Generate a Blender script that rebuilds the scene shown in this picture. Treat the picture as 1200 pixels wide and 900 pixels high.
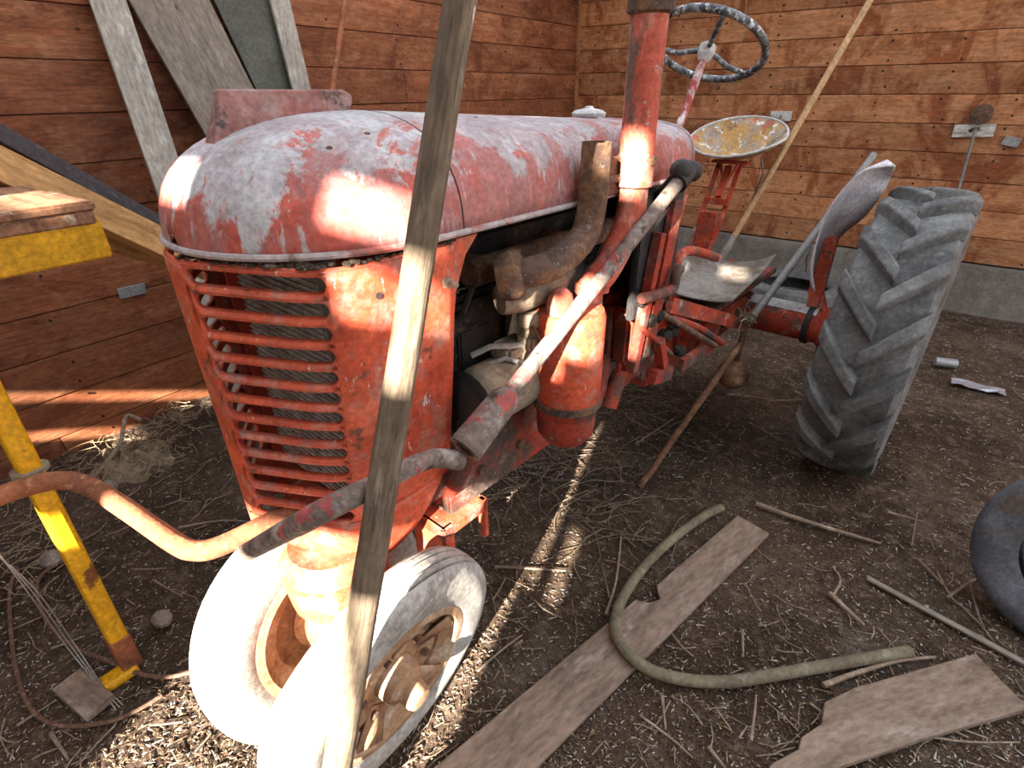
import bpy, bmesh, math, random
from mathutils import Vector, Matrix, noise
random.seed(7)
for o in list(bpy.data.objects): bpy.data.objects.remove(o)
scene = bpy.context.scene
COL = scene.collection
V = Vector

# ------------------------------------------------------------------ camera
FPX = 623.0
CH = 1.6
RIGHT = V((0.81103356, 0.5849422, -0.00819659))
UPV = V((-0.27704828, 0.39639772, 0.87527887))
BACK = V((0.51523666, -0.70760969, 0.48354909))
cam = bpy.data.cameras.new('camera')
cam.sensor_width = 36; cam.lens = 36 * FPX / 1200; cam.clip_start = 0.02
camo = bpy.data.objects.new('camera', cam); COL.objects.link(camo)
camo.matrix_world = Matrix(((RIGHT.x, UPV.x, BACK.x, 0), (RIGHT.y, UPV.y, BACK.y, 0), (RIGHT.z, UPV.z, BACK.z, CH), (0, 0, 0, 1)))
scene.camera = camo

# ------------------------------------------------------------------ sky, sun, exposure
w = bpy.data.worlds.new('sky'); scene.world = w; w.use_nodes = True
bg = w.node_tree.nodes['Background']; bg.inputs[0].default_value = (0.86, 0.92, 1.0, 1); bg.inputs[1].default_value = 1.15
SUN = V((-0.262, 0.965, -0.44)).normalized()          # direction the sunlight travels
sl = bpy.data.lights.new('sun', 'SUN'); sl.energy = 28; sl.angle = math.radians(0.6); sl.color = (1.0, 0.93, 0.80)
so = bpy.data.objects.new('sun', sl); COL.objects.link(so)
so.rotation_euler = SUN.to_track_quat('-Z', 'Y').to_euler(); so.location = (1, -6, 6)
scene.view_settings.view_transform = 'Standard'; scene.view_settings.look = 'None'
scene.view_settings.gamma = 1; scene.view_settings.exposure = 0.95
scene.view_settings.use_curve_mapping = False

# ------------------------------------------------------------------ pixel -> place
def ray(px, py): return RIGHT * (px - 600) + UPV * (450 - py) - BACK * FPX
CAM = V((0, 0, CH))
def on_z(px, py, z): d = ray(px, py); return CAM + d * ((z - CH) / d.z)
def on_x(px, py, x): d = ray(px, py); return CAM + d * (x / d.x)
def on_y(px, py, y): d = ray(px, py); return CAM + d * (y / d.y)
TH = math.radians(5.5)
TN = V((-1.04, .416, 0)); TA = V((math.sin(TH), math.cos(TH), 0)); TU = V((math.cos(TH), -math.sin(TH), 0))
def loc(p): d = p - TN; return V((d.dot(TU), d.dot(TA), p.z))      # world -> tractor (u, s, z)
def wor(u, s, z): return TN + TU * u + TA * s + V((0, 0, z))
def on_u(px, py, u): d = ray(px, py); return loc(CAM + d * ((u - (CAM - TN).dot(TU)) / d.dot(TU)))
def on_s(px, py, s): d = ray(px, py); return loc(CAM + d * ((s - (CAM - TN).dot(TA)) / d.dot(TA)))
def on_zt(px, py, z): return loc(on_z(px, py, z))

# ------------------------------------------------------------------ materials
def mat(name, base, layers=(), rough=0.7, metal=0.0, bump=0.0, bscale=40, bstretch=(1, 1, 1), rnd=0.0, spec=0.3):
    m = bpy.data.materials.new(name); m.use_nodes = True
    nt = m.node_tree; N = nt.nodes; L = nt.links; bs = N['Principled BSDF']
    bs.inputs['Roughness'].default_value = rough; bs.inputs['Metallic'].default_value = metal
    bs.inputs['Specular IOR Level'].default_value = spec
    tc = N.new('ShaderNodeTexCoord'); oi = N.new('ShaderNodeObjectInfo')
    off = N.new('ShaderNodeVectorMath'); off.operation = 'SCALE'
    cmb = N.new('ShaderNodeCombineXYZ')
    L.new(oi.outputs['Random'], cmb.inputs[0]); L.new(oi.outputs['Random'], cmb.inputs[1]); L.new(oi.outputs['Random'], cmb.inputs[2])
    L.new(cmb.outputs[0], off.inputs[0]); off.inputs['Scale'].default_value = 37.0
    add = N.new('ShaderNodeVectorMath'); add.operation = 'ADD'
    L.new(tc.outputs['Object'], add.inputs[0]); L.new(off.outputs[0], add.inputs[1])
    def nz(scale, stretch, detail=8, dist=0.0, rgh=0.68):
        mp = N.new('ShaderNodeMapping'); mp.inputs['Scale'].default_value = stretch
        L.new(add.outputs[0], mp.inputs[0])
        n = N.new('ShaderNodeTexNoise'); n.inputs['Scale'].default_value = scale; n.inputs['Detail'].default_value = detail
        n.inputs['Roughness'].default_value = rgh; n.inputs['Distortion'].default_value = dist
        L.new(mp.outputs[0], n.inputs[0]); return n.outputs[0]
    def ramp(src, lo, hi):
        r = N.new('ShaderNodeMapRange'); r.inputs[1].default_value = lo; r.inputs[2].default_value = hi
        L.new(src, r.inputs[0]); return r.outputs[0]
    col = N.new('ShaderNodeRGB'); col.outputs[0].default_value = (*base, 1); cur = col.outputs[0]
    for ly in layers:
        if ly.get('vor'):
            mp = N.new('ShaderNodeMapping'); mp.inputs['Scale'].default_value = ly.get('st', (1, 1, 1)); L.new(add.outputs[0], mp.inputs[0])
            vn = N.new('ShaderNodeTexVoronoi'); vn.inputs['Scale'].default_value = ly['sc']; L.new(mp.outputs[0], vn.inputs[0])
            f = ramp(vn.outputs['Distance'], ly['lo'], ly['hi'])
        else:
            f = ramp(nz(ly['sc'], ly.get('st', (1, 1, 1)), ly.get('det', 8), ly.get('dist', 0)), ly['lo'], ly['hi'])
        if 'ax' in ly:        # limited to a zone of the object (a real stain boundary)
            a, lo, hi = ly['ax']
            sp = N.new('ShaderNodeSeparateXYZ'); L.new(tc.outputs['Object'], sp.inputs[0])
            g = ramp(sp.outputs['XYZ'.index(a)], lo, hi)
            mu = N.new('ShaderNodeMath'); mu.operation = 'MULTIPLY'; L.new(f, mu.inputs[0]); L.new(g, mu.inputs[1]); f = mu.outputs[0]
        if 'axadd' in ly:
            a, lo, hi, k = ly['axadd']
            sp = N.new('ShaderNodeSeparateXYZ'); L.new(tc.outputs['Object'], sp.inputs[0])
            g = ramp(sp.outputs['XYZ'.index(a)], lo, hi)
            n0 = nz(ly['sc'], ly.get('st', (1, 1, 1)), ly.get('det', 8), ly.get('dist', 0))
            ma = N.new('ShaderNodeMath'); ma.operation = 'MULTIPLY_ADD'; L.new(g, ma.inputs[0]); ma.inputs[1].default_value = k; L.new(n0, ma.inputs[2])
            f = ramp(ma.outputs[0], ly['lo'], ly['hi'])
        amt = N.new('ShaderNodeMath'); amt.operation = 'MULTIPLY'; amt.inputs[1].default_value = ly.get('amt', 1.0); L.new(f, amt.inputs[0])
        mx = N.new('ShaderNodeMix'); mx.data_type = 'RGBA'
        L.new(amt.outputs[0], mx.inputs[0]); L.new(cur, mx.inputs[6]); mx.inputs[7].default_value = (*ly['col'], 1)
        cur = mx.outputs[2]
    if rnd:
        hs = N.new('ShaderNodeHueSaturation'); rr = N.new('ShaderNodeMapRange')
        rr.inputs[3].default_value = 1 - rnd; rr.inputs[4].default_value = 1 + rnd
        L.new(oi.outputs['Random'], rr.inputs[0]); L.new(rr.outputs[0], hs.inputs['Value']); L.new(cur, hs.inputs['Color']); cur = hs.outputs[0]
    for gs_, lo_, hi_ in ((11, .86, 1.14), (75, .76, 1.24)):      # fine wear: small uneven tone over everything
        hv = N.new('ShaderNodeHueSaturation'); gr = N.new('ShaderNodeMapRange'); gr.inputs[1].default_value = .36; gr.inputs[2].default_value = .64
        gr.inputs[3].default_value = lo_; gr.inputs[4].default_value = hi_
        L.new(nz(gs_, bstretch if max(bstretch) < 2 else tuple(max(.35, v / max(bstretch)) for v in bstretch), 6), gr.inputs[0]); L.new(gr.outputs[0], hv.inputs['Value']); L.new(cur, hv.inputs['Color']); cur = hv.outputs[0]
    L.new(cur, bs.inputs['Base Color'])
    if bump:
        b = N.new('ShaderNodeBump'); b.inputs['Strength'].default_value = bump; b.inputs['Distance'].default_value = 0.01
        L.new(nz(bscale, bstretch, 8), b.inputs['Height']); L.new(b.outputs[0], bs.inputs['Normal'])
    return m

def ly(col, sc, lo, hi, st=(1, 1, 1), **k): return dict(col=col, sc=sc, lo=lo, hi=hi, st=st, **k)

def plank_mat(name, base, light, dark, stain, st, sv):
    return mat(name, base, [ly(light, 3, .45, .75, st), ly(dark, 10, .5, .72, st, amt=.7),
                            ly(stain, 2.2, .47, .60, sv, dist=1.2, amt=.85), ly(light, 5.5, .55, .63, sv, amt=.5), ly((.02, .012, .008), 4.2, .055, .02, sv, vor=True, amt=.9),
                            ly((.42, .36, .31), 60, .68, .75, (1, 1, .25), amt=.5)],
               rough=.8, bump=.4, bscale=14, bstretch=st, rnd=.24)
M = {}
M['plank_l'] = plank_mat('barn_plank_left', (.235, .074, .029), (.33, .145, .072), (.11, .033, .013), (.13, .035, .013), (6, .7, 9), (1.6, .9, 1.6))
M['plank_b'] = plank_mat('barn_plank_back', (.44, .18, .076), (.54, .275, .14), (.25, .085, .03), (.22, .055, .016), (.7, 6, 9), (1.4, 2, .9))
M['gap'] = mat('dark_sheathing', (.02, .012, .008))
M['nail'] = mat('nail', (.02, .012, .01), rough=.6)
M['concrete'] = mat('concrete', (.22, .19, .165), [ly((.14, .12, .10), 2.5, .45, .65), ly((.33, .30, .26), 9, .6, .75)], rough=.9, bump=.3, bscale=30)
M['dirt'] = mat('dirt', (.082, .054, .037), [ly((.040, .026, .018), 2.0, .42, .60), ly((.14, .10, .072), 22, .52, .64, amt=.8), ly((.17, .135, .11), 1.3, .57, .7, amt=.5), ly((.035, .022, .016), 60, .55, .63, amt=.8), ly((.36, .31, .26), 130, .61, .66, amt=.8)], rough=.95, bump=.9, bscale=55, spec=.1)
M['straw'] = mat('straw', (.27, .195, .115), rough=.9, rnd=.2); M['chip'] = mat('wood_chip', (.13, .08, .052), rough=.9); M['fleck'] = mat('pale_fleck', (.42, .38, .33), rough=.9)
M['twig'] = mat('twig', (.20, .14, .10), [ly((.34, .27, .21), 20, .5, .7)], rough=.9, rnd=.25)
M['greywood'] = mat('weathered_grey_wood', (.27, .225, .185), [ly((.17, .135, .105), 6, .45, .7, (1, 9, 9)), ly((.42, .37, .33), 7, .58, .75, (1.5, 3, 3)), ly((.05, .04, .03), 3, .05, .02, (1, 2, 2), vor=True)], rough=.85, bump=.3, bscale=12, bstretch=(1, 9, 9), rnd=.1)
M['whiteboard'] = mat('whitewashed_wood', (.36, .32, .275), [ly((.25, .21, .17), 8, .5, .72, (1, 7, 7)), ly((.58, .55, .51), 7, .55, .7, (1, 3, 3))], rough=.85, bump=.3, bscale=10, bstretch=(1, 8, 8))
M['floorboard'] = mat('dusty_floor_board', (.25, .175, .13), [ly((.15, .10, .07), 4, .42, .68, (1, 5, 5)), ly((.38, .31, .26), 6, .56, .75, (1, 2, 2)), ly((.06, .04, .03), 26, .04, .02, vor=True, amt=.7)], rough=.9, bump=.3, bscale=12, bstretch=(1, 8, 8))
M['pole'] = mat('pole_wood', (.17, .125, .085), [ly((.08, .055, .038), 9, .45, .68, (14, 14, 1)), ly((.34, .28, .21), 6, .56, .74, (9, 9, 1)), ly((.6, .57, .52), 9, .70, .76, (3, 3, 1))], rough=.85, bump=.5, bscale=8, bstretch=(14, 14, 1))
M['whitewash'] = mat('white_painted_cleat', (.58, .56, .52), [ly((.34, .30, .25), 9, .5, .62, (1, 5, 5))], rough=.8, bump=.3)
M['cleanwood'] = mat('pale_handle_wood', (.42, .25, .12), [ly((.28, .15, .065), 7, .45, .7, (9, 9, .8))], rough=.6)
M['timber'] = mat('fresh_sawn_timber', (.55, .30, .115), [ly((.36, .17, .06), 5, .45, .7, (1, 8, 8)), ly((.16, .08, .035), 3, .62, .72)], rough=.7, bump=.2, bscale=10, bstretch=(1, 9, 9))
M['tar'] = mat('tarred_edge', (.055, .046, .05), [ly((.2, .19, .2), 12, .6, .72, (1, 4, 4))], rough=.8)
M['yellow'] = mat('yellow_paint', (.70, .345, .010), [ly((.16, .055, .02), 7, .60, .64, amt=.95), ly((.10, .05, .02), 40, .66, .7)], rough=.5, bump=.1)
M['yellowwood'] = mat('yellow_painted_wood', (.62, .31, .012), [ly((.45, .22, .01), 5, .45, .7, (1, 8, 8)), ly((.1, .05, .02), 10, .68, .72, (1, 5, 5))], rough=.7, bump=.3, bscale=10, bstretch=(1, 9, 9))
M['benchtop'] = mat('worn_bench_wood', (.27, .13, .07), [ly((.12, .055, .03), 5, .45, .65, (1, 6, 6)), ly((.45, .36, .26), 9, .6, .7)], rough=.8)
RED = (.54, .092, .042)
M['red'] = mat('aged_red_paint', RED, [ly((.33, .04, .018), 5, .45, .62, amt=.8), ly((.56, .19, .12), 8, .52, .70, amt=.65), ly((.12, .055, .035), 13, .60, .645, amt=.9), ly((.30, .20, .17), 16, .50, .62, amt=.5),
        ly((.60, .52, .47), 42, .635, .66, (1.6, 1.6, .45), amt=.9), ly((.05, .03, .025), 70, .66, .69, amt=.8)], rough=.5, bump=.2, bscale=60, spec=.4)
M['redin'] = mat('dark_red_inside', (.30, .03, .012), [ly((.14, .02, .01), 5, .45, .65)], rough=.6)
M['hood'] = mat('chalky_red_hood', (.40, .075, .052), [ly((.42, .125, .095), 7, .40, .66, amt=.7),
        ly((.40, .375, .385), 4.2, .575, .605, (1.5, 1.2, .6), dist=.5, det=14, axadd=('Z', 1.41, 1.535, .17)),
        ly((.42, .395, .40), 15, .575, .63, (3.0, 3.0, .28), amt=.8, det=12), ly((.36, .15, .13), 13, .57, .63, (2.4, 2.0, .5), amt=.6, det=12),
        ly((.29, .265, .28), 5, .48, .68, amt=.5), ly((.26, .15, .15), 6, .46, .60, (1.5, 1.5, .5), amt=.5, axadd=('Y', .3, .6, .10)), ly((.14, .10, .085), 48, .64, .69, amt=.8), ly((.16, .125, .10), 3.5, .56, .70, amt=.5)], rough=.62, bump=.15, bscale=45)
M['fin'] = mat('faded_red_fin', (.25, .09, .075), [ly((.30, .20, .185), 9, .42, .60), ly((.07, .05, .045), 12, .57, .64), ly((.42, .06, .035), 4, .60, .64)], rough=.7, bump=.2)
M['rimchalk'] = mat('chalky_rim', (.36, .30, .295), [ly((.36, .10, .08), 9, .52, .6), ly((.16, .12, .10), 18, .58, .66)], rough=.7)
M['redgrey'] = mat('dusty_red_frame', (.30, .036, .018), [ly((.075, .05, .04), 5, .44, .56), ly((.20, .15, .12), 9, .55, .66), ly((.40, .34, .29), 40, .63, .67, amt=.7)], rough=.8, bump=.4)
M['redgrime'] = mat('grimy_red_casting', (.40, .052, .022), [ly((.12, .06, .045), 7, .48, .58, amt=.9), ly((.30, .24, .20), 11, .56, .66, amt=.8), ly((.04, .03, .025), 26, .58, .64, amt=.8)], rough=.7, bump=.4)
M['engine'] = mat('shade_darkened_iron', (.035, .027, .021), [ly((.014, .011, .01), 6, .42, .6), ly((.12, .09, .062), 14, .57, .68)], rough=.8, bump=.6, bscale=50)  # iron darkened in colour to carry the deep shade of the engine bay
M['dustiron'] = mat('dusty_tan_iron', (.26, .20, .14), [ly((.12, .09, .06), 8, .5, .66), ly((.38, .31, .23), 20, .6, .72)], rough=.85, bump=.4, bscale=50)
M['rust'] = mat('rusted_iron', (.115, .066, .047), [ly((.22, .11, .055), 18, .47, .60), ly((.05, .033, .028), 10, .52, .64), ly((.30, .24, .20), 40, .60, .66, amt=.7)], rough=.92, bump=.7, bscale=70)
M['rustbrown'] = mat('brown_rust', (.175, .085, .045), [ly((.09, .045, .028), 9, .45, .62), ly((.30, .19, .11), 16, .54, .64), ly((.45, .38, .30), 40, .62, .66, amt=.7)], rough=.85, bump=.4, bscale=80)
M['rustred'] = mat('rust_orange_pipe', (.30, .10, .045), [ly((.15, .055, .03), 9, .45, .68), ly((.42, .2, .1), 40, .55, .7)], rough=.85, bump=.4, bscale=80)
M['armpaint'] = mat('chipped_grey_red_rod', (.15, .112, .092), [ly((.30, .255, .235), 16, .47, .60), ly((.34, .075, .068), 12, .57, .60), ly((.06, .04, .033), 20, .56, .64)], rough=.8, bump=.5, bscale=70)
M['redstack'] = mat('weathered_red_pipe', (.45, .085, .05), [ly((.52, .21, .15), 9, .48, .62, (2, 2, .6)), ly((.15, .085, .06), 8, .53, .60, (1.6, 1.6, .7)), ly((.42, .34, .30), 30, .60, .66), ly((.07, .04, .03), 50, .63, .67)], rough=.65, bump=.35)
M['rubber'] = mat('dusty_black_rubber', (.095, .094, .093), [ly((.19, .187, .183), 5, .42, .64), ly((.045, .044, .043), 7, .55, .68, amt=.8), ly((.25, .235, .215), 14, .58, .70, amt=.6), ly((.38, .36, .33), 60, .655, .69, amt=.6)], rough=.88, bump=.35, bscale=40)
M['rubberfront'] = mat('sunlit_front_tyre_rubber', (.37, .345, .315), [ly((.24, .215, .19), 9, .5, .66), ly((.44, .42, .38), 20, .52, .64)], rough=.9, bump=.2, bscale=60)  # greyish rubber lightened so the sunlit front tyres blow out to white
M['rubberold'] = mat('old_tyre_rubber', (.085, .088, .10), [ly((.15, .155, .175), 7, .45, .62), ly((.13, .09, .06), 3, .52, .64)], rough=.8, bump=.3)  # dark grey-blue rubber with brown patches
M['rimred'] = mat('dull_red_rim', (.22, .028, .02), [ly((.12, .05, .035), 8, .5, .7)], rough=.7)
M['rimrust'] = mat('rusty_dusty_rim', (.33, .19, .105), [ly((.48, .36, .26), 7, .5, .62), ly((.16, .075, .04), 10, .58, .7)], rough=.85, bump=.3)
M['greysteel'] = mat('grey_steel', (.20, .19, .18), [ly((.31, .30, .29), 9, .5, .7), ly((.12, .08, .06), 14, .6, .72)], rough=.6, metal=.2, bump=.2)
M['scoop'] = mat('dirty_steel_scoop', (.23, .20, .175), [ly((.12, .09, .07), 6, .45, .62), ly((.42, .39, .37), 8, .6, .72)], rough=.7, metal=.15, bump=.2)
M['wheelblue'] = mat('worn_steering_rim', (.05, .055, .065), [ly((.20, .21, .23), 20, .45, .58), ly((.60, .60, .60), 36, .54, .60)], rough=.55, bump=.2)
M['whitemetal'] = mat('spattered_white_metal', (.42, .40, .39), [ly((.60, .59, .58), 14, .5, .65), ly((.32, .05, .04), 12, .62, .66)], rough=.6)
M['colred'] = mat('spattered_red_column', (.36, .06, .05), [ly((.62, .56, .55), 16, .50, .60, (1, 1, .5))], rough=.6)
M['seat'] = mat('worn_seat_pan', (.30, .235, .185), [ly((.40, .22, .06), 6, .45, .56, (1.5, 1.5, .8)), ly((.13, .08, .05), 8, .54, .64), ly((.50, .07, .05), 4, .58, .62), ly((.60, .56, .54), 20, .57, .63)], rough=.6, bump=.25)
M['fenderw'] = mat('chalky_fender', (.62, .59, .62), [ly((.48, .45, .48), 9, .5, .7, (1, 1, .3)), ly((.46, .12, .13), 5, .63, .69, (1, 1, .3))], rough=.7)
M['radiator'] = mat('radiator_screen', (.34, .315, .30), [ly((.20, .185, .175), 4, .42, .6, (5, 1, .4)), ly((.45, .41, .38), 5, .56, .66, (6, 1, .5))], rough=.6)
M['radfin'] = mat('radiator_fin_metal', (.55, .52, .50), [ly((.28, .25, .23), 5, .45, .6, (5, 1, 1))], rough=.5, metal=.2)
M['black'] = mat('black_iron', (.025, .022, .022), [ly((.07, .06, .055), 10, .55, .7)], rough=.6)
M['cable'] = mat('rusty_wire_rope', (.13, .068, .045), [ly((.26, .16, .11), 60, .5, .65)], rough=.8, bump=.4, bscale=200)
M['wire'] = mat('grey_wire', (.30, .27, .25), rough=.5, metal=.3)
M['hose'] = mat('greenish_rubber_hose', (.18, .15, .095), [ly((.12, .09, .06), 6, .45, .62), ly((.26, .25, .18), 10, .58, .72)], rough=.8, bump=.2)
M['foil'] = mat('crumpled_foil', (.55, .58, .68), rough=.3, metal=.7)
M['plastic'] = mat('dirty_cloth', (.24, .175, .11), [ly((.10, .07, .045), 9, .45, .6), ly((.38, .29, .19), 14, .56, .66)], rough=.95, bump=.6)
M['galv'] = mat('galvanized_plate', (.30, .30, .30), [ly((.2, .19, .18), 12, .5, .7)], rough=.5, metal=.4)
M['panelgreen'] = mat('dark_olive_panel', (.085, .085, .065), [ly((.12, .12, .10), 3, .5, .7), ly((.3, .3, .28), 45, .7, .74, (1, 3, 3))], rough=.6)
M['rock'] = mat('dusty_stone', (.26, .21, .17), [ly((.16, .12, .1), 8, .5, .7)], rough=.95, bump=.4)
M['dark'] = M['gap']

# ------------------------------------------------------------------ mesh helpers
class MB:
    def __init__(s): s.v = []; s.f = []; s.mi = []; s.cur = 0
    def add(s, vs, fs):
        o = len(s.v); s.v += [tuple(p) for p in vs]
        for f in fs: s.f.append(tuple(i + o for i in f)); s.mi.append(s.cur)
        return s
    def box(s, lo, hi, ch=0.0):
        (a, b, c), (d, e, f) = lo, hi
        if ch <= 0:
            vs = [(a, b, c), (d, b, c), (d, e, c), (a, e, c), (a, b, f), (d, b, f), (d, e, f), (a, e, f)]
            return s.add(vs, [(3, 2, 1, 0), (4, 5, 6, 7), (0, 1, 5, 4), (1, 2, 6, 5), (2, 3, 7, 6), (3, 0, 4, 7)])
        bm = bmesh.new(); bmesh.ops.create_cube(bm, size=1)
        for v in bm.verts: v.co = V(((a + d) / 2 + v.co.x * (d - a), (b + e) / 2 + v.co.y * (e - b), (c + f) / 2 + v.co.z * (f - c)))
        bmesh.ops.bevel(bm, geom=bm.edges[:], offset=ch, segments=2, affect='EDGES')
        bm.verts.index_update()
        s.add([v.co[:] for v in bm.verts], [[v.index for v in f.verts] for f in bm.faces]); bm.free(); return s
    def bar(s, p0, p1, wdt, thk, up=(0, 0, 1)):
        p0, p1 = V(p0), V(p1); d = (p1 - p0).normalized(); up = V(up)
        sd = d.cross(up)
        if sd.length < 1e-4: sd = d.cross(V((1, 0, 0)))
        sd.normalize(); n = sd.cross(d).normalized()
        vs = []
        for p in (p0, p1):
            for a, b in ((-1, -1), (1, -1), (1, 1), (-1, 1)): vs.append(p + sd * (a * wdt / 2) + n * (b * thk / 2))
        return s.add(vs, [(3, 2, 1, 0), (4, 5, 6, 7), (0, 1, 5, 4), (1, 2, 6, 5), (2, 3, 7, 6), (3, 0, 4, 7)])
    def tube(s, path, r, n=12, cap=True, hollow=0):
        path = [V(p) for p in path]; k = len(path)
        rs = r if isinstance(r, (list, tuple)) else [r] * k
        d = (path[1] - path[0]).normalized()
        a = d.orthogonal().normalized(); rings = []; o = len(s.v); vs = []; fs = []
        for i, p in enumerate(path):
            t = (path[min(i + 1, k - 1)] - path[max(i - 1, 0)]).normalized()
            a = (a - t * a.dot(t)).normalized(); b = t.cross(a)
            for j in range(n):
                an = 2 * math.pi * j / n; vs.append(p + (a * math.cos(an) + b * math.sin(an)) * rs[i])
        for i in range(k - 1):
            for j in range(n):
                j2 = (j + 1) % n; fs.append((i * n + j, i * n + j2, (i + 1) * n + j2, (i + 1) * n + j))
        if cap: fs.append(tuple(range(n - 1, -1, -1))); fs.append(tuple((k - 1) * n + j for j in range(n)))
        return s.add(vs, fs)
    def lathe(s, prof, o, ax, n=24, close=False):
        o, ax = V(o), V(ax).normalized(); a = ax.orthogonal().normalized(); b = ax.cross(a); vs = []; fs = []; k = len(prof)
        for (r, h) in prof:
            for j in range(n):
                an = 2 * math.pi * j / n; vs.append(o + ax * h + (a * math.cos(an) + b * math.sin(an)) * r)
        for i in range(k if close else k - 1):
            i2 = (i + 1) % k
            for j in range(n):
                j2 = (j + 1) % n; fs.append((i * n + j, i * n + j2, i2 * n + j2, i2 * n + j))
        if not close:
            if prof[0][0] > 1e-5: fs.append(tuple(range(n - 1, -1, -1)))
            if prof[-1][0] > 1e-5: fs.append(tuple((k - 1) * n + j for j in range(n)))
        return s.add(vs, fs)
    def ball(s, c, r, n=16, sc=(1, 1, 1)):
        c = V(c); vs = []; fs = []; m = n // 2
        for i in range(m + 1):
            th = math.pi * i / m
            for j in range(n):
                ph = 2 * math.pi * j / n; vs.append((c.x + r * sc[0] * math.sin(th) * math.cos(ph), c.y + r * sc[1] * math.sin(th) * math.sin(ph), c.z + r * sc[2] * math.cos(th)))
        for i in range(m):
            for j in range(n):
                j2 = (j + 1) % n; fs.append((i * n + j, i * n + j2, (i + 1) * n + j2, (i + 1) * n + j))
        return s.add(vs, fs)
    def grid(s, pts, closeu=False):
        R_, C_ = len(pts), len(pts[0]); vs = [p for r in pts for p in r]; fs = []
        for i in range(R_ - 1):
            for j in range(C_ if closeu else C_ - 1):
                j2 = (j + 1) % C_; fs.append((i * C_ + j, i * C_ + j2, (i + 1) * C_ + j2, (i + 1) * C_ + j))
        return s.add(vs, fs)
    def prism(s, outline, lo, hi, frame):
        n = len(outline); f = frame
        vs = [f(a, b, lo) for a, b in outline] + [f(a, b, hi) for a, b in outline]
        fs = [tuple(range(n - 1, -1, -1)), tuple(range(n, 2 * n))] + [(i, (i + 1) % n, n + (i + 1) % n, n + i) for i in range(n)]
        return s.add(vs, fs)
    def build(s, name, m, parent=None, smooth=True, solid=0, bevel=0, sub=0, weld=True, fix=True):
        me = bpy.data.meshes.new(name); me.from_pydata(s.v, [], s.f)
        for mm in (m if isinstance(m, (list, tuple)) else [m]): me.materials.append(M[mm])
        bm = bmesh.new(); bm.from_mesh(me)
        if isinstance(m, (list, tuple)):
            bm.faces.ensure_lookup_table()
            for i, f in enumerate(bm.faces): f.material_index = s.mi[i]
        if weld: bmesh.ops.remove_doubles(bm, verts=bm.verts[:], dist=1e-5)
        if fix: bmesh.ops.recalc_face_normals(bm, faces=bm.faces[:])
        bm.to_mesh(me); bm.free()
        o = bpy.data.objects.new(name, me); COL.objects.link(o)
        if parent: o.parent = parent
        if bevel:
            b = o.modifiers.new('bevel', 'BEVEL'); b.width = bevel; b.segments = 2; b.limit_method = 'ANGLE'
        if sub:
            b = o.modifiers.new('sub', 'SUBSURF'); b.levels = b.render_levels = sub
        if solid:
            b = o.modifiers.new('solid', 'SOLIDIFY'); b.thickness = solid; b.offset = 0
        if smooth:
            for p in me.polygons: p.use_smooth = True
            try: me.set_sharp_from_angle(angle=math.radians(38))
            except Exception: pass
        return o

def tag(o, label, cat, group=None):
    o['label'] = label; o['category'] = cat
    if group: o['group'] = group
    return o
def struct(o): o['kind'] = 'structure'; return o
def empty(name, p=(0, 0, 0), rz=0):
    o = bpy.data.objects.new(name, None); COL.objects.link(o); o.location = p; o.rotation_euler.z = rz; o.empty_display_size = .1; return o
def spline(pts, n=8):
    pts = [V(p) for p in pts]; out = []
    q = [pts[0] * 2 - pts[1]] + pts + [pts[-1] * 2 - pts[-2]]
    for i in range(1, len(q) - 2):
        for k in range(n):
            t = k / n; a, b, c, d = q[i - 1], q[i], q[i + 1], q[i + 2]
            out.append(.5 * ((2 * b) + (c - a) * t + (2 * a - 5 * b + 4 * c - d) * t * t + (3 * b - a - 3 * c + d) * t ** 3))
    out.append(pts[-1]); return out
def local_board(name, p0, p1, wdt, thk, facing, m, outline=None, parent=None, jag=0, bevel=.003):
    """a board from p0 to p1 (mesh along local X), its broad face turned to `facing`"""
    p0, p1 = V(p0), V(p1); X = (p1 - p0).normalized(); Z = V(facing); Z = (Z - X * Z.dot(X)).normalized(); Y = Z.cross(X)
    L_ = (p1 - p0).length; mb = MB()
    if outline is None: outline = [(0, -wdt / 2), (L_, -wdt / 2), (L_, wdt / 2), (0, wdt / 2)]
    mb.prism(outline, -thk / 2, thk / 2, lambda a, b, c: (a, b, c))
    o = mb.build(name, m, parent, smooth=False, bevel=bevel)
    o.matrix_world = Matrix(((X.x, Y.x, Z.x, p0.x), (X.y, Y.y, Z.y, p0.y), (X.z, Y.z, Z.z, p0.z), (0, 0, 0, 1)))
    return o

# ================================================================== THE BARN
XW, YB = -3.15, 5.5
# floor
mb = MB(); nx, ny = 120, 130; pts = []
for j in range(ny + 1):
    row = []
    for i in range(nx + 1):
        x = XW - .3 + (5.3 - XW) * i / nx; y = -4.5 + (YB + 4.8) * j / ny
        z = noise.noise(V((x * 2.2, y * 2.2, 0))) * .010 + noise.noise(V((x * 9, y * 9, 3))) * .005 - .008
        row.append((x, y, z))
    pts.append(row)
fl = struct(mb.grid(pts).build('floor', 'dirt', fix=False)); fl['label'] = 'dry brown dirt floor littered with straw and chips'
# outside yard to the right and front
mb = MB(); mb.add([(-30, -30, -.06), (30, -30, -.06), (30, 30, -.06), (-30, 30, -.06)], [(0, 1, 2, 3)])
M['yard'] = mat('dry_yard', (.24, .19, .13), [ly((.16, .15, .08), 1.5, .45, .65)], rough=.95)
struct(mb.build('ground_yard', 'yard', smooth=False))['label'] = 'dry open yard around the shed'

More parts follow.
